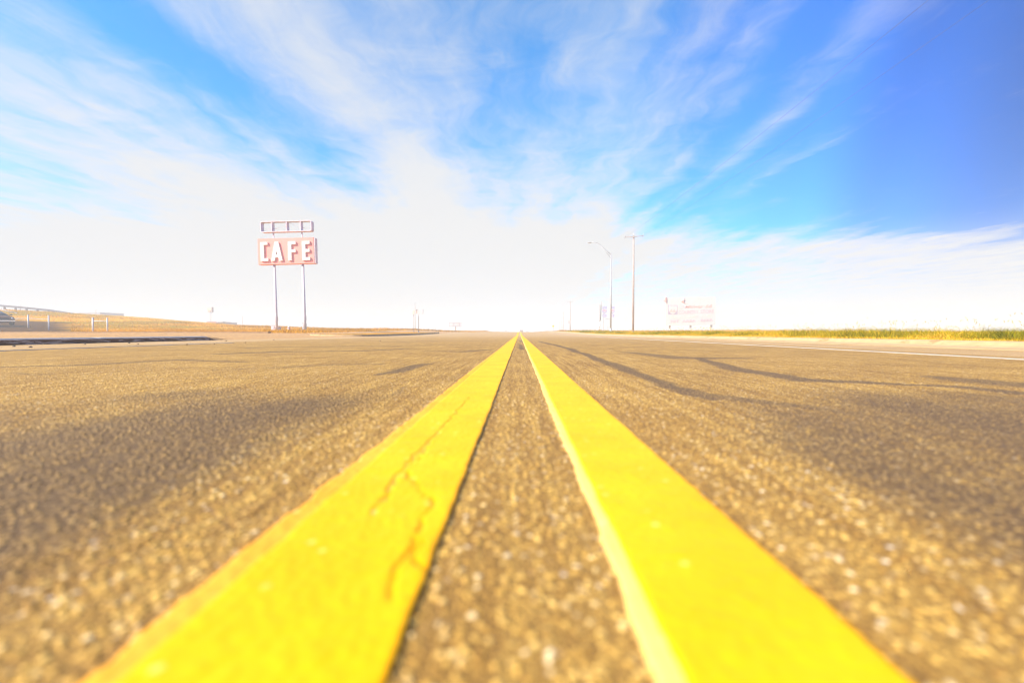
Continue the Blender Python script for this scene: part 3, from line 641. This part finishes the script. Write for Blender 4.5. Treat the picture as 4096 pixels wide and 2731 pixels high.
# ------------------------------------------------------------ dark car on the slope
def make_car(label, loc, rz, paintm):
    t = thing('car', label, 'car', loc, rz)
    prof = [(-2.25, .62, .50, .72), (-2.15, .98, .30, .80), (-1.5, 1.02, .26, .87), (-.6, 1.0, .24, .90), (.6, .99, .24, .90), (1.2, .96, .26, .89), (1.75, .88, .28, .85), (2.10, .76, .30, .78), (2.25, .58, .36, .66)]
    b = NB(); rings = []
    for x, top, bot, hw in prof:
        rings.append([b.verts.new((x, s*w, z)) for s, w, z in ((-1, hw*.93, bot), (-1, hw, bot+.12), (-1, hw*1.0, (top+bot)/2+.08), (-1, hw*.95, top-.07), (-1, hw*.80, top), (1, hw*.80, top), (1, hw*.95, top-.07), (1, hw, (top+bot)/2+.08), (1, hw, bot+.12), (1, hw*.93, bot))])
    for A, B in zip(rings[:-1], rings[1:]):
        for i in range(10): b.faces.new((A[i], A[(i+1) % 10], B[(i+1) % 10], B[i]))
    b.faces.new(rings[0]); b.faces.new(rings[-1][::-1]); body = part('body', b, paintm, t, True)
    c = NB(); rg = []
    for x, top, w in ((-2.0, 1.0, .66), (-1.45, 1.38, .60), (-.5, 1.44, .60), (.25, 1.40, .60), (1.1, .97, .70)):
        rg.append([c.verts.new((x, s*ww, z)) for s, ww, z in ((-1, .80, .95), (-1, w, top-.04), (-1, w*.85, top), (1, w*.85, top), (1, w, top-.04), (1, .80, .95))])
    for A, B in zip(rg[:-1], rg[1:]):
        for i in range(6): c.faces.new((A[i], A[(i+1) % 6], B[(i+1) % 6], B[i]))
    c.faces.new(rg[0]); c.faces.new(rg[-1][::-1]); part('cabin', c, M['glass'], t, True)
    part('roof', box(NB(), -1.35, .15, -.50, .50, 1.43, 1.47), paintm, t, bevel=.015)
    part('grille', box(NB(), 2.20, 2.285, -.40, .40, .52, .66), M['black'], t); part('bumper', box(NB(), 2.13, 2.34, -.72, .72, .34, .47), M['chrome'], t, bevel=.03)
    for s in (-1, 1):
        h = part('headlight', tube(NB(), [(2.10, s*.58, .66), (2.235, s*.56, .65)], [.10, .085], 12), M['lamp'], t, True)
        part('signal_lamp', box(NB(), 1.86, 2.0, s*.80-.035, s*.80+.035, .60, .68), M['lamp'], t)
        part('mirror', box(NB(), .78, .92, s*.98-.09, s*.98+.09, 1.0, 1.12), paintm, t, bevel=.02)
    for x in (-1.4, 1.42):
        for s in (-1, 1):
            w = part('wheel', tube(NB(), [(x, s*.70, .33), (x, s*.93, .33)], .33, 20), M['tyre'], t, True); part('rim', tube(NB(), [(x, s*.91, .33), (x, s*.945, .33)], .19, 14), M['chrome'], w, True)
    return t
cp = P(64, 1292, 45); tipx = cp.x
cang = -.35
cl = Vector((tipx-1.1-2.3*math.cos(cang), 45-2.3*math.sin(cang), 0)); cl.z = min(float(ground_z(np.array(cl.x), np.array(cl.y))), P(64, 1299, 45).z)
make_car('dark car half out of the frame, parked on the slope below the guardrail', (cl.x, cl.y, P(64, 1299, 45).z), cang, M['carpaint'])
CARZ = P(64, 1299, 45).z

# ------------------------------------------------------------ poles and lamp on the right
def utility_pole(u, vt, vb, d, wpx, label, arm_px=(35, 38), full=True, mt='wood', lean=0.0, insul=True):
    p = P(u, vb, d); z = float(ground_z(np.array(p.x), np.array(d))); H = P(u, vt, d).z-z
    t = thing('utility_pole', label, 'utility pole', (p.x, d, z-.02), 0, 'wooden utility poles', lean)
    r = wpx*d/FPX/2
    part('pole', tube(NB(), [(0, 0, -.3), (0, 0, H*.5), (0, 0, H-.28)], [r, r*.9, r*.72], 14), M[mt], t, True)
    part('pole_top', tube(NB(), [(0, 0, H-.277), (0, 0, H-.12), (0, 0, H)], [r*.55, r*.4, r*.5], 10), M['galv'], t, True)
    a0, a1 = arm_px[0]*d/FPX, arm_px[1]*d/FPX; zz = H-.36; am = r*.3
    arm = part('crossarm', tube(NB(), [(-a0, -.0-r-am, zz-.04), (0, -r-am, zz), (a1, -r-am, zz+.12)], [am, am*1.1, am], 6), M[mt], t)
    for x_, z_ in ((-a0+.05, zz-.03), (a1-.05, zz+.115)):
        part('insulator', tube(NB(), [(x_, -r-am, z_+am), (x_, -r-am, z_+am+.10), (x_, -r-am, z_+am+.16), (x_, -r-am, z_+am+.22)], [am*.5, am*.7, am*1.0, am*.4], 8), M['galv'], arm, True)
        sg = -1 if x_ < 0 else 1; part('wire_tail', tube(NB(), [(x_, -r-am, z_-am), (x_-.22*1, -r-am-.2, z_-.32)], am*.35, 5), M['galv'], arm)
    return t
utility_pole(2532, 934, 1322, 48, 8.5, 'tall thick wooden utility pole with one crossarm, right of the street lamp', (36, 38), lean=.002)
utility_pole(2281, 1202, 1324, 115, 3.0, 'second tallest utility pole, behind the small square road sign', (13, 10))
utility_pole(2253, 1246, 1323, 160, 2.3, 'distant utility pole left of the square road sign', (6, 5))
utility_pole(2247.5, 1269, 1325, 200, 2.0, 'faint distant utility pole, middle one of the far row of three', (4, 3))
utility_pole(2238.5, 1285, 1326, 240, 1.8, 'faintest and shortest utility pole of the far row beside the road', (3, 3))
utility_pole(82, 1219, 1250, 85, 2.2, 'thin utility pole standing behind the guardrail on the left slope', (7, 7))
utility_pole(384, 1237, 1262, 120, 2.2, 'thin utility pole in front of the long flat building', (5, 5))
utility_pole(582, 1264, 1277, 110, 2.6, 'short pole with a wide crossarm on the left crest', (12, 12))
utility_pole(672, 1274, 1283, 150, 1.8, 'tiny pole on the left crest, first left of the square shield sign', (3, 3))
utility_pole(970, 1262, 1302, 130, 1.6, 'faint thin pole between the shield sign and the CAFE sign', (3, 3))
utility_pole(1661, 1209, 1324, 150, 2.4, 'tall faint pole rising behind the two road signs on the island', (3, 3))
utility_pole(1448, 1306, 1320, 130, 1.6, 'tiny pole far off, left one of a close pair before the island', (2, 2))
utility_pole(1454, 1308, 1320, 132, 1.6, 'tiny pole far off, right one of a close pair before the island', (2, 2))
utility_pole(1736, 1308, 1325, 140, 1.5, 'small bare pole between the island signs and the low billboard, left of two', (2, 2))
utility_pole(1743, 1308, 1325, 140, 1.5, 'small bare pole between the island signs and the low billboard, right of two', (2, 2))
for sx_, zoff, lb in ((-.92, -.12, 'thin overhead power line running from the left end of the wooden crossarm'), (.97, .05, 'thin overhead power line running from the right end of the wooden crossarm')):
    tp = P(2532, 938, 48); pts = []
    for k in range(25):
        f_ = k/24; pts.append(Vector((tp.x+sx_+f_*.3, 48-70*f_, tp.z-.25+zoff-4*.75*f_*(1-f_)-.25*f_)))
    t = thing('power_line', lb, 'power line', pts[0], group='overhead power lines')
    part('wire', tube(NB(), [q-pts[0] for q in pts], .0045, 5), M['rail'], t, True); part('wire_clamp', tube(NB(), [(0, .06, .03), (0, -.12, -.01)], .03, 6), M['galv'], t)
d = 51; b0 = P(2442.5, 1318, d); z = float(ground_z(np.array(b0.x), np.array(float(d)))); s_ = d/FPX
lamp = thing('street_lamp', 'grey street lamp with a long arm curving left over the road', 'street lamp', (b0.x, d, z-.02), lean=.003)
Hh = P(2444, 1011, d).z-z
part('base', tube(NB(), [(0, 0, -.1), (0, 0, .14), (0, 0, .18), (0, 0, .45)], [.24, .24, .15, .12], 12), M['galv'], lamp)
part('pole', tube(NB(), [(0, 0, .2), (0, 0, Hh*.5), (0, 0, Hh)], [.095, .08, .055], 12), M['galv'], lamp, True)
up = lambda du, v: (du*s_, 0, P(2444, v, d).z-z)
arm = part('arm', tube(NB(), [up(-1, 1018), up(-15, 1005), up(-30, 991), up(-44, 978), up(-55, 971), up(-66, 968.5), up(-78, 970)], .032, 8), M['galv'], lamp, True)
part('brace', tube(NB(), [up(-1, 1032), up(-20, 1008), up(-44, 979)], .022, 8), M['galv'], arm, True); part('brace_link', tube(NB(), [up(-16, 1004), up(-17.5, 1011.5)], .02, 6), M['galv'], arm)
lh = NB()
rings = []
for x_, w_, h_ in ((-78, .05, .04), (-83, .13, .07), (-90, .16, .08), (-95, .08, .045)):
    c = Vector(up(x_, 970.5)); rings.append([lh.verts.new((c.x, c.y+w_*math.cos(a), c.z+h_*math.sin(a)*(1 if math.sin(a) > 0 else .6))) for a in np.linspace(0, 2*math.pi, 11)[:-1]])
for A, B in zip(rings[:-1], rings[1:]):
    for i in range(10): lh.faces.new((A[i], A[(i+1) % 10], B[(i+1) % 10], B[i]))
lh.faces.new(rings[0]); lh.faces.new(rings[-1][::-1]); part('lamp_head', lh, M['galv'], lamp, True)

# interstate route signs -------------------------------------------
def shield(w, h):
    pts = [(-.5, .40), (-.42, .5), (-.2, .45), (0, .5), (.2, .45), (.42, .5), (.5, .40), (.52, .05), (.42, -.22), (.22, -.42), (0, -.52), (-.22, -.42), (-.42, -.22), (-.52, .05)]
    return [(a*w, c*h) for a, c in pts]
def route_sign(u, d, word, arrow, label):
    q = P(u, 1322, d); z = float(ground_z(np.array(q.x), np.array(float(d)))); t = thing('route_sign', label, 'road sign', (q.x, d, z-.02), 0, 'pair of interstate route signs')
    zz = lambda v: P(u, v, d).z-z+.02
    w = 17.5*d/FPX
    part('post', box(NB(), -.22*w-.03, -.22*w+.03, .02, .08, -.2, zz(1228)), M['galv'], t)
    bp = part('direction_plate', box(NB(), -w/2, w/2, 0, .018, zz(1235), zz(1226.5)), M['blue'], t, bevel=.004)
    put_text('lettering', word, bp, M['white'], -w*.36, -.006, zz(1233.3), w*.72, zz(1228.5)-zz(1233.3))
    c = (zz(1255.5)+zz(1237.5))/2; hh = zz(1237.5)-zz(1255.5)
    sb = NB(); prism(sb, [(a, c+b) for a, b in shield(w*.98, hh)], 0, .018); sh = part('shield', sb, M['blue'], t)
    rb = NB(); prism(rb, [(-w*.43, c+hh*.22), (w*.43, c+hh*.22), (w*.42, c+hh*.38), (w*.36, c+hh*.43), (w*.2, c+hh*.39), (0, c+hh*.43), (-w*.2, c+hh*.39), (-w*.36, c+hh*.43), (-w*.42, c+hh*.38)], -.008, -.002); part('red_band', rb, M['red'], sh)
    put_text('lettering', 'INTERSTATE', sh, M['white'], -w*.34, -.013, c+hh*.26, w*.68, hh*.09, .006)
    put_text('numerals', '40', sh, M['white'], -w*.33, -.006, c-hh*.28, w*.66, hh*.42, .008, bold=.03)
    ap = part('arrow_plate', box(NB(), -w*.47, w*.44, 0, .018, zz(1268), zz(1258)), M['blue'], t, bevel=.004)
    az = (zz(1268)+zz(1258))/2; ab = NB(); a_ = .09*w/.6
    if arrow == 'left': prism(ab, [(-w*.32, az), (-w*.12, az+a_*1.3), (-w*.12, az+a_*.4), (w*.3, az+a_*.4), (w*.3, az-a_*.4), (-w*.12, az-a_*.4), (-w*.12, az-a_*1.3)], -.008, -.002)
    else: prism(ab, [(0, az+a_*1.7), (a_*1.3, az+a_*.3), (a_*.5, az+a_*.3), (a_*.5, az-a_*1.6), (-a_*.5, az-a_*1.6), (-a_*.5, az+a_*.3), (-a_*1.3, az+a_*.3)], -.008, -.002)
    part('arrow', ab, M['white'], ap)
    return t
route_sign(2418, 62, 'EAST', 'left', 'route 40 shield sign with a left arrow, left of the lamp pole')
route_sign(2449, 62, 'WEST', 'up', 'route 40 shield sign with an up arrow, before the lamp pole')
marker(2431.5, 1322, 1275, 62, 1.6, 'thin bare post between the two route 40 signs', M['galv'], 'sign_post')
marker(2407, 1323, 1293, 62, 1.3, 'short thin bare post left of the route 40 signs', M['galv'], 'sign_post')
marker(2492, 1321, 1285, 46, 1.8, 'lone slim marker post between the street lamp and the wooden pole', M['darkmetal'], 'sign_post', capm=M['yellow'])
rail('cross_pipe', 'thin curved pipe linking the route 40 sign posts', [(2417, 1270, 62.3), (2421, 1273.5, 62.3), (2428, 1274.5, 62.3), (2443, 1274.5, 62.3)], .02, M['galv'])
# billboard edge-on
q = P(2399, 1320, 80); z = float(ground_z(np.array(q.x), np.array(80.))); t = thing('billboard', 'tall billboard of two panels seen edge-on above a thin post', 'billboard', (q.x, 80, z-.02))
zz = lambda v: P(2399, v, 80).z-z+.02
part('post', tube(NB(), [(0, .1, -.2), (0, .1, zz(1284))], .07, 10), M['galv'], t, True)
for dx, vt, vb, ln in ((.02, 1216, 1283, .006), (.20, 1204, 1281, .05)):
    b_ = NB(); x0 = dx; prism(b_, [(x0-.03, zz(vb)), (x0+.03, zz(vb)), (x0+.03+ln*3, zz(vt)), (x0-.03+ln*3, zz(vt))], .0, .7); part('panel', b_, M['galv'], t)
part('base_beam', box(NB(), -.12, .3, 0, .12, zz(1284), zz(1282.9)), M['galv'], t)
# small signs by the far right verge
q = P(2278.5, 1324, 100); z = float(ground_z(np.array(q.x), np.array(100.))); zz = lambda v: P(2278, v, 100).z-z
t = thing('road_sign', 'small square white road sign with a dark border in front of a tall utility pole', 'road sign', (q.x, 100, z-.02))
part('post', box(NB(), -.04, .04, .01, .06, -.2, zz(1294)), M['galv'], t); pn = part('panel', box(NB(), -.34, .30, -.02, .008, zz(1294.5), zz(1281.5)), M['white'], t)
part('border', box(NB(), -.31, -.27, -.03, -.022, zz(1293.5), zz(1282.5)), M['darkmetal'], pn); part('symbol', tube(NB(), [(-.2, -.03, zz(1291)), (-.05, -.03, zz(1284.5)), (.1, -.03, zz(1288)), (.2, -.03, zz(1292))], .05, 6), M['darkmetal'], pn)
q = P(2212.5, 1325, 110); z = float(ground_z(np.array(q.x), np.array(110.))); zz = lambda v: P(2212, v, 110).z-z
t = thing('warning_sign', 'small yellow diamond warning sign far off beside the right verge', 'road sign', (q.x, 110, z-.02))
part('post', box(NB(), .04, .12, .01, .06, -.2, zz(1307)), M['galv'], t); r_ = 5.5*110/FPX; b_ = NB(); zc = zz(1304); prism(b_, [(-r_, zc), (0, zc-r_), (r_, zc), (0, zc+r_)], -.02, .008); pn = part('panel', b_, M['yellow'], t)
for s in (-.07, .08): part('symbol', box(NB(), s-.02, s+.02, -.03, -.022, zc-.11, zc+.11), M['black'], pn)

# country store billboard ------------------------------------------
D = 70; bl = P(2672, 1302, D); sc = D/FPX
bz = float(ground_z(np.array(bl.x), np.array(float(D))))
bb = thing('billboard', 'white country store billboard with red and dark lettering behind the right verge', 'billboard', (bl.x, D, bz), R(0), lean=0)
zz = lambda v: P(2760, v, D).z-bz
w = 186*sc; slope = .034
bd = NB(); prism(bd, [(-.35, zz(1303)), (w+.05, zz(1299)), (w+.05, zz(1186)), (-.35, zz(1190))], 0, .25); board = part('board', bd, M['white'], bb)
for x_ in (.4, w*.5, w-.4): part('post', box(NB(), x_-.10, x_+.10, .26, .5, -.3, zz(1215)), M['white'], bb)
def bt(body, u0, v0, u1, v1, m, shear=0., bold=0., nm='lettering'):        # box in photo pixels (left, bottom, right, top), follows the board's slope
    x0 = (u0-2672)*sc; o = put_text(nm, body, board, m, x0, -.012, zz(v0), (u1-u0)*sc, (v0-v1)*sc, .02, shear, bold); o.rotation_euler = (0, -slope, 0); return o
bt('Midway', 2737, 1235, 2813, 1222, M['red'], .45, .02); bt('66', 2818, 1231.5, 2846, 1218.5, M['red'], .3, .04, 'numerals')
bt('COUNTRY', 2713, 1255.5, 2792, 1242.5, M['purple'], 0, .015); bt('STORE', 2800, 1253, 2853, 1239, M['purple'], 0, .02)
bt('FOOD COURT', 2683, 1274, 2787, 1264, M['teal'], 0, .0); bt('FUEL', 2803, 1270, 2850, 1260, M['teal'], 0, .0)
bt('PET  AREA', 2683, 1290.5, 2782, 1280.5, M['purple'], 0, .02); bt('BEER', 2801, 1286.5, 2850, 1276.5, M['purple'], 0, .02); bt('.', 2790.5, 1283, 2792.5, 1281, M['purple'])
bt('THE', 2713, 1227, 2733, 1224, M['teal']); bt('NEW', 2713, 1237, 2733, 1234, M['teal'])
x0, x1, za, zb_ = 0.0, 37*sc, zz(1257.5), zz(1220.5); b_ = box(NB(), x0, x1, -.012, -.002, za, zb_); em = part('emblem', b_, mat('emblem_lilac', (.40, .36, .52), .5), board)
cx_, cz_ = (x0+x1)/2, (za+zb_)/2; ww, hh = (x1-x0)*.92, (zb_-za)*.94
e_ = NB(); prism(e_, [(cx_+a*.95, cz_+b) for a, b in shield(ww, hh)], -.020, -.0125); part('emblem_shield', e_, M['white'], em)
put_text('numerals', '66', em, M['red'], cx_-ww*.33, -.026, cz_-hh*.30, ww*.66, hh*.36, .008, bold=.02)
for u, v, k in ((2664, 1200, 0), (2733, 1205, 1)):
    c = P(u, v, D)-Vector(bb.location); a_ = NB()
    if k == 0: prism(a_, [(0, 0.24), (.0, -.45), (-.32, -.12), (-.28, -.05), (-.12, .42), (-.05, .60)], -.15, -.05)
    else: prism(a_, [(-.35, 0), (.15, .30), (-.02, 0), (.17, -.28)], -.15, -.05)
    ar = part('arrow', a_, M['red'], bb); ar.location = (c.x, 0, c.z)
    ln = part('arrow_bracket', tube(NB(), [(c.x, -.10, zz(1189)), (c.x, -.10, c.z-.1)], .02, 6), M['white'], bb)

# ------------------------------------------------------------ signs and billboard left of the road
q = P(1675, 1329, 43); z = float(ground_z(np.array(q.x), np.array(43.))); zz = lambda v: P(1675, v, 43).z-z
t = thing('road_sign', 'wide pale box sign on a single thin post standing on the traffic island', 'road sign', (q.x, 43, z+.05))
part('post', tube(NB(), [(0, 0, -.1), (0, 0, zz(1258)-.06)], .028, 8), M['wood'], t, True); part('post_base', tube(NB(), [(0, 0, -.05), (0, 0, .09), (0, 0, .12)], [.09, .08, .05], 8), M['darkmetal'], t)
x0, x1 = -10*43/FPX, 18*43/FPX; pn = part('panel', box(NB(), x0, x1, -.06, .06, zz(1257), zz(1239.5)), M['white'], t, bevel=.01)
part('end_panel', box(NB(), x0+.004, x0+.10, -.068, -.062, zz(1256), zz(1240.5)), mat('pale_brown', (.58, .46, .44), .6), pn); part('end_panel', box(NB(), x1-.035, x1-.004, -.068, -.062, zz(1256), zz(1240.5)), M['darkmetal'], pn)
q = P(1655.5, 1327, 46); z = float(ground_z(np.array(q.x), np.array(46.))); zz = lambda v: P(1655, v, 46).z-z
t = thing('road_sign', 'narrow tilted sign turned almost edge-on, on a thin post left of the box sign', 'road sign', (q.x, 46, z+.03))
part('post', tube(NB(), [(0, 0, -.1), (0, 0, zz(1262))], .026, 8), M['wood'], t, True); b_ = NB(); prism(b_, [(-.08, zz(1262)), (.03, zz(1265.5)), (.06, zz(1256)), (.1, zz(1243)), (-.02, zz(1242)), (-.13, zz(1252))], -.05, .0); part('panel', b_, M['cream'], t)
part('bracket', box(NB(), -.07, .04, -.06, -.051, zz(1265), zz(1259)), M['lilac'], t)
d = 140.; q = P(1822.5, 1327, d); z = float(ground_z(np.array(q.x), np.array(d))); zz = lambda v: P(1822, v, d).z-z; s_ = d/FPX
t = thing('billboard', 'low lilac billboard with a white disc on one thick post, left of the road', 'billboard', (q.x, d, z-.02))
part('post', tube(NB(), [(0, .1, -.2), (0, .1, zz(1305))], .16, 10), M['wood'], t, True)
pn = part('board', box(NB(), -26*s_, 19*s_, -.1, .3, zz(1305.5), zz(1289)), M['lilac'], t); part('side_board', box(NB(), 19.2*s_, 26*s_, -.06, .3, zz(1305.5), zz(1289.3)), M['post'], t)
dsk = NB(); zc = zz(1298); prism(dsk, [(-17*s_+7.5*s_*math.cos(a), zc+6.5*s_*math.sin(a)) for a in np.linspace(0, 2*math.pi, 21)[:-1]], -.13, -.11); part('disc', dsk, M['white'], pn)
for va, vb2, xa, xb in ((1294.5, 1297, -5, 14), (1299, 1302, -6, 13)):
    part('lettering', box(NB(), xa*s_, xb*s_, -.13, -.11, zz(vb2), zz(va)), M['white'], pn)
part('catwalk', box(NB(), -24*s_, 22*s_, -.4, -.15, zz(1307), zz(1306.3)), M['wood'], t)

# buildings and the far shield sign on the left -----------------------
d = 150.; q = P(355, 1264, d); z0 = float(ground_z(np.array(q.x), np.array(d))); s_ = d/FPX*1.0; ht = P(355, 1251, d).z-z0
t = thing('warehouse', 'long flat-roofed lilac warehouse behind the crest of the left slope', 'building', (q.x, d, z0-.1))
wl = part('wall', box(NB(), -50*s_, 48*s_, 0, 9, 0, ht), M['lilac'], t); part('roof', box(NB(), -50.5*s_, 48.5*s_, -.15, 9.15, ht+.003, ht+.25), M['galv'], t)
for k in range(3): part('door', box(NB(), (-30+26*k)*s_, (-20+26*k)*s_, -.05, -.003, 0.1, 3.6), M['darkmetal'], wl)
d = 130.; q = P(864, 1297, d); z0 = float(ground_z(np.array(q.x), np.array(d))); s_ = d/FPX; ht = P(864, 1290.5, d).z-z0; h2 = P(864, 1286, d).z-z0
t = thing('store_building', 'low cream store with a red roof beside the square shield sign', 'building', (q.x, d, z0-.1))
part('wall', box(NB(), -33*s_, 10*s_, 0, 6, 0, ht), M['cream'], t); b_ = NB(); prism(b_, [(-34.5*s_, ht+.003), (5*s_, ht+.003), (3*s_, h2+.1), (-33*s_, h2+.1)], -.4, 6.4); part('roof', b_, M['roofred'], t)
part('wing', box(NB(), 10.1*s_, 34*s_, .5, 6, 0, ht+.25), M['lilac'], t); part('canopy', box(NB(), 8*s_, 35*s_, -.8, .45, ht+.26, ht+.45), M['white'], t)
d = 110.; q = P(841, 1290, d); z0 = float(ground_z(np.array(q.x), np.array(d))); s_ = d/FPX; zz = lambda v: P(841, v, d).z-z0
t = thing('shield_sign', 'square sign with a pale shield on two close posts above the red-roofed store', 'sign', (q.x, d, z0-.1))
for a_ in (-2.5, 4): part('post', tube(NB(), [(a_*s_, .2, -.1), (a_*s_, .2, zz(1248.5)+.1)], 1.0*s_, 10), M['post'], t, True)
pn = part('panel', box(NB(), -18.5*s_+.6, 4.8*s_+.3, -.1, .35, zz(1248.5)+.1, zz(1228.5)+.1), M['lilac'], t)
e_ = NB(); cxx = -6.2*s_+.3; prism(e_, [(cxx-.06+a, zz(1238.5)+.1+b) for a, b in shield(17*s_, 17.5*s_)], -.14, -.103); sh = part('shield', e_, M['cream'], pn)
put_text('numerals', '66', sh, M['red'], cxx-.06-5*s_, -.16, zz(1243), 10*s_, 6*s_, .02)

# ------------------------------------------------------------ vehicles far down the road
def far_car(u, v, d, rz, label, m, kind='car'):
    q = P(u, v, d); z = float(ground_z(np.array(q.x), np.array(float(d)))); t = thing('car' if kind == 'car' else 'truck', label, kind, (q.x, d, z), rz, 'vehicles on the far road')
    if kind == 'car':
        b = NB(); prism(b, [(-2.1, .35), (-2.15, .8), (-1.3, .92), (-.8, 1.4), (.5, 1.4), (1.1, .95), (2.0, .82), (2.1, .4)], -.85, .85); part('body', b, m, t, bevel=.05)
        wn = NB(); prism(wn, [(-1.15, .95), (-.75, 1.33), (.45, 1.33), (.9, .97)], -.86, .86); part('window', wn, M['glass'], t)
    else:
        b = NB(); box(b, -4, 2.2, -1.2, 1.2, 1.0, 3.1); part('cargo_box', b, m, t, bevel=.05); b = NB(); prism(b, [(2.35, .6), (2.35, 2.5), (3.2, 2.5), (3.7, 1.5), (4.3, 1.3), (4.35, .6)], -1.1, 1.1); part('cab', b, M['white'], t, bevel=.05)
    for x in (-1.3, 1.3) if kind == 'car' else (-3, 3.2):
        for s in (-1, 1): part('wheel', tube(NB(), [(x, s*.72, .32), (x, s*.88, .32)], .32, 10), M['tyre'], t)
far_car(2086, 1326, 230, R(88), 'dark car coming up the right lane at the end of the yellow lines', M['carpaint'])
far_car(1996, 1326, 560, R(160), 'box truck far off on the horizon left of the yellow lines', M['cream'], 'truck')
far_car(1921, 1326, 330, R(96), 'small far car on the horizon between the billboard and the truck', M['lilac'])
far_car(2024, 1326, 300, R(10), 'low pale far car right of the distant truck', M['cream'])
far_car(2109, 1326, 400, R(70), 'tiny dark far car on the horizon right of the yellow lines', M['black'])

# loose stones on the dusty left side of the road ----------------------
sb = NB(); bmesh.ops.create_icosphere(sb, subdivisions=2, radius=.016)
for v in sb.verts: v.co *= 1+.25*(vnoise(v.co.x*60+3, v.co.y*60+v.co.z*50, 1, 3)-.5)*2; v.co.z *= .6
st0 = part('stone', sb, M['stone'], None, True)
spots = [(177, 1376.5, 1), (55, 1385, 1.2), (122, 1388, 1.5), (340, 1377, .9), (516, 1372, 1.3), (552, 1376, .8), (747, 1378, 1.1), (858, 1375, .8), (904, 1363.5, 1), (980, 1370, 1), (1095, 1359, 1.1), (1456, 1353, 1), (1520, 1363, 1.2), (1490, 1352, .8)]
lab = 'small brown stone lying on the dusty left edge of the road'
for i, (u, v, s) in enumerate(spots):
    o = st0 if i == 0 else st0.copy()
    if i: C.objects.link(o)
    g = G(u, v, .006); o.location = (g.x, g.y, .008); o.scale = (s, s*.8, s); o.rotation_euler = (0, 0, i*1.3); tag(o, lab, 'stone', 'loose stones on the road edge')

# ------------------------------------------------------------ haze
hb = box(NB(), -2700, 2700, -320, 4200, -1.5, 13.5); hm = bpy.data.materials.new('haze_air'); hm.use_nodes = True; t = hm.node_tree; t.nodes.clear()
pv = N(t, 'ShaderNodeVolumePrincipled'); pv.inputs['Color'].default_value = (.78, .88, 1.0, 1); pv.inputs['Density'].default_value = .0036; pv.inputs['Anisotropy'].default_value = 0.0
mo = N(t, 'ShaderNodeOutputMaterial'); t.links.new(pv.outputs[0], mo.inputs['Volume'])
tag(part('haze', hb, hm), 'pale haze lying over the whole plain', 'haze', kind='stuff')
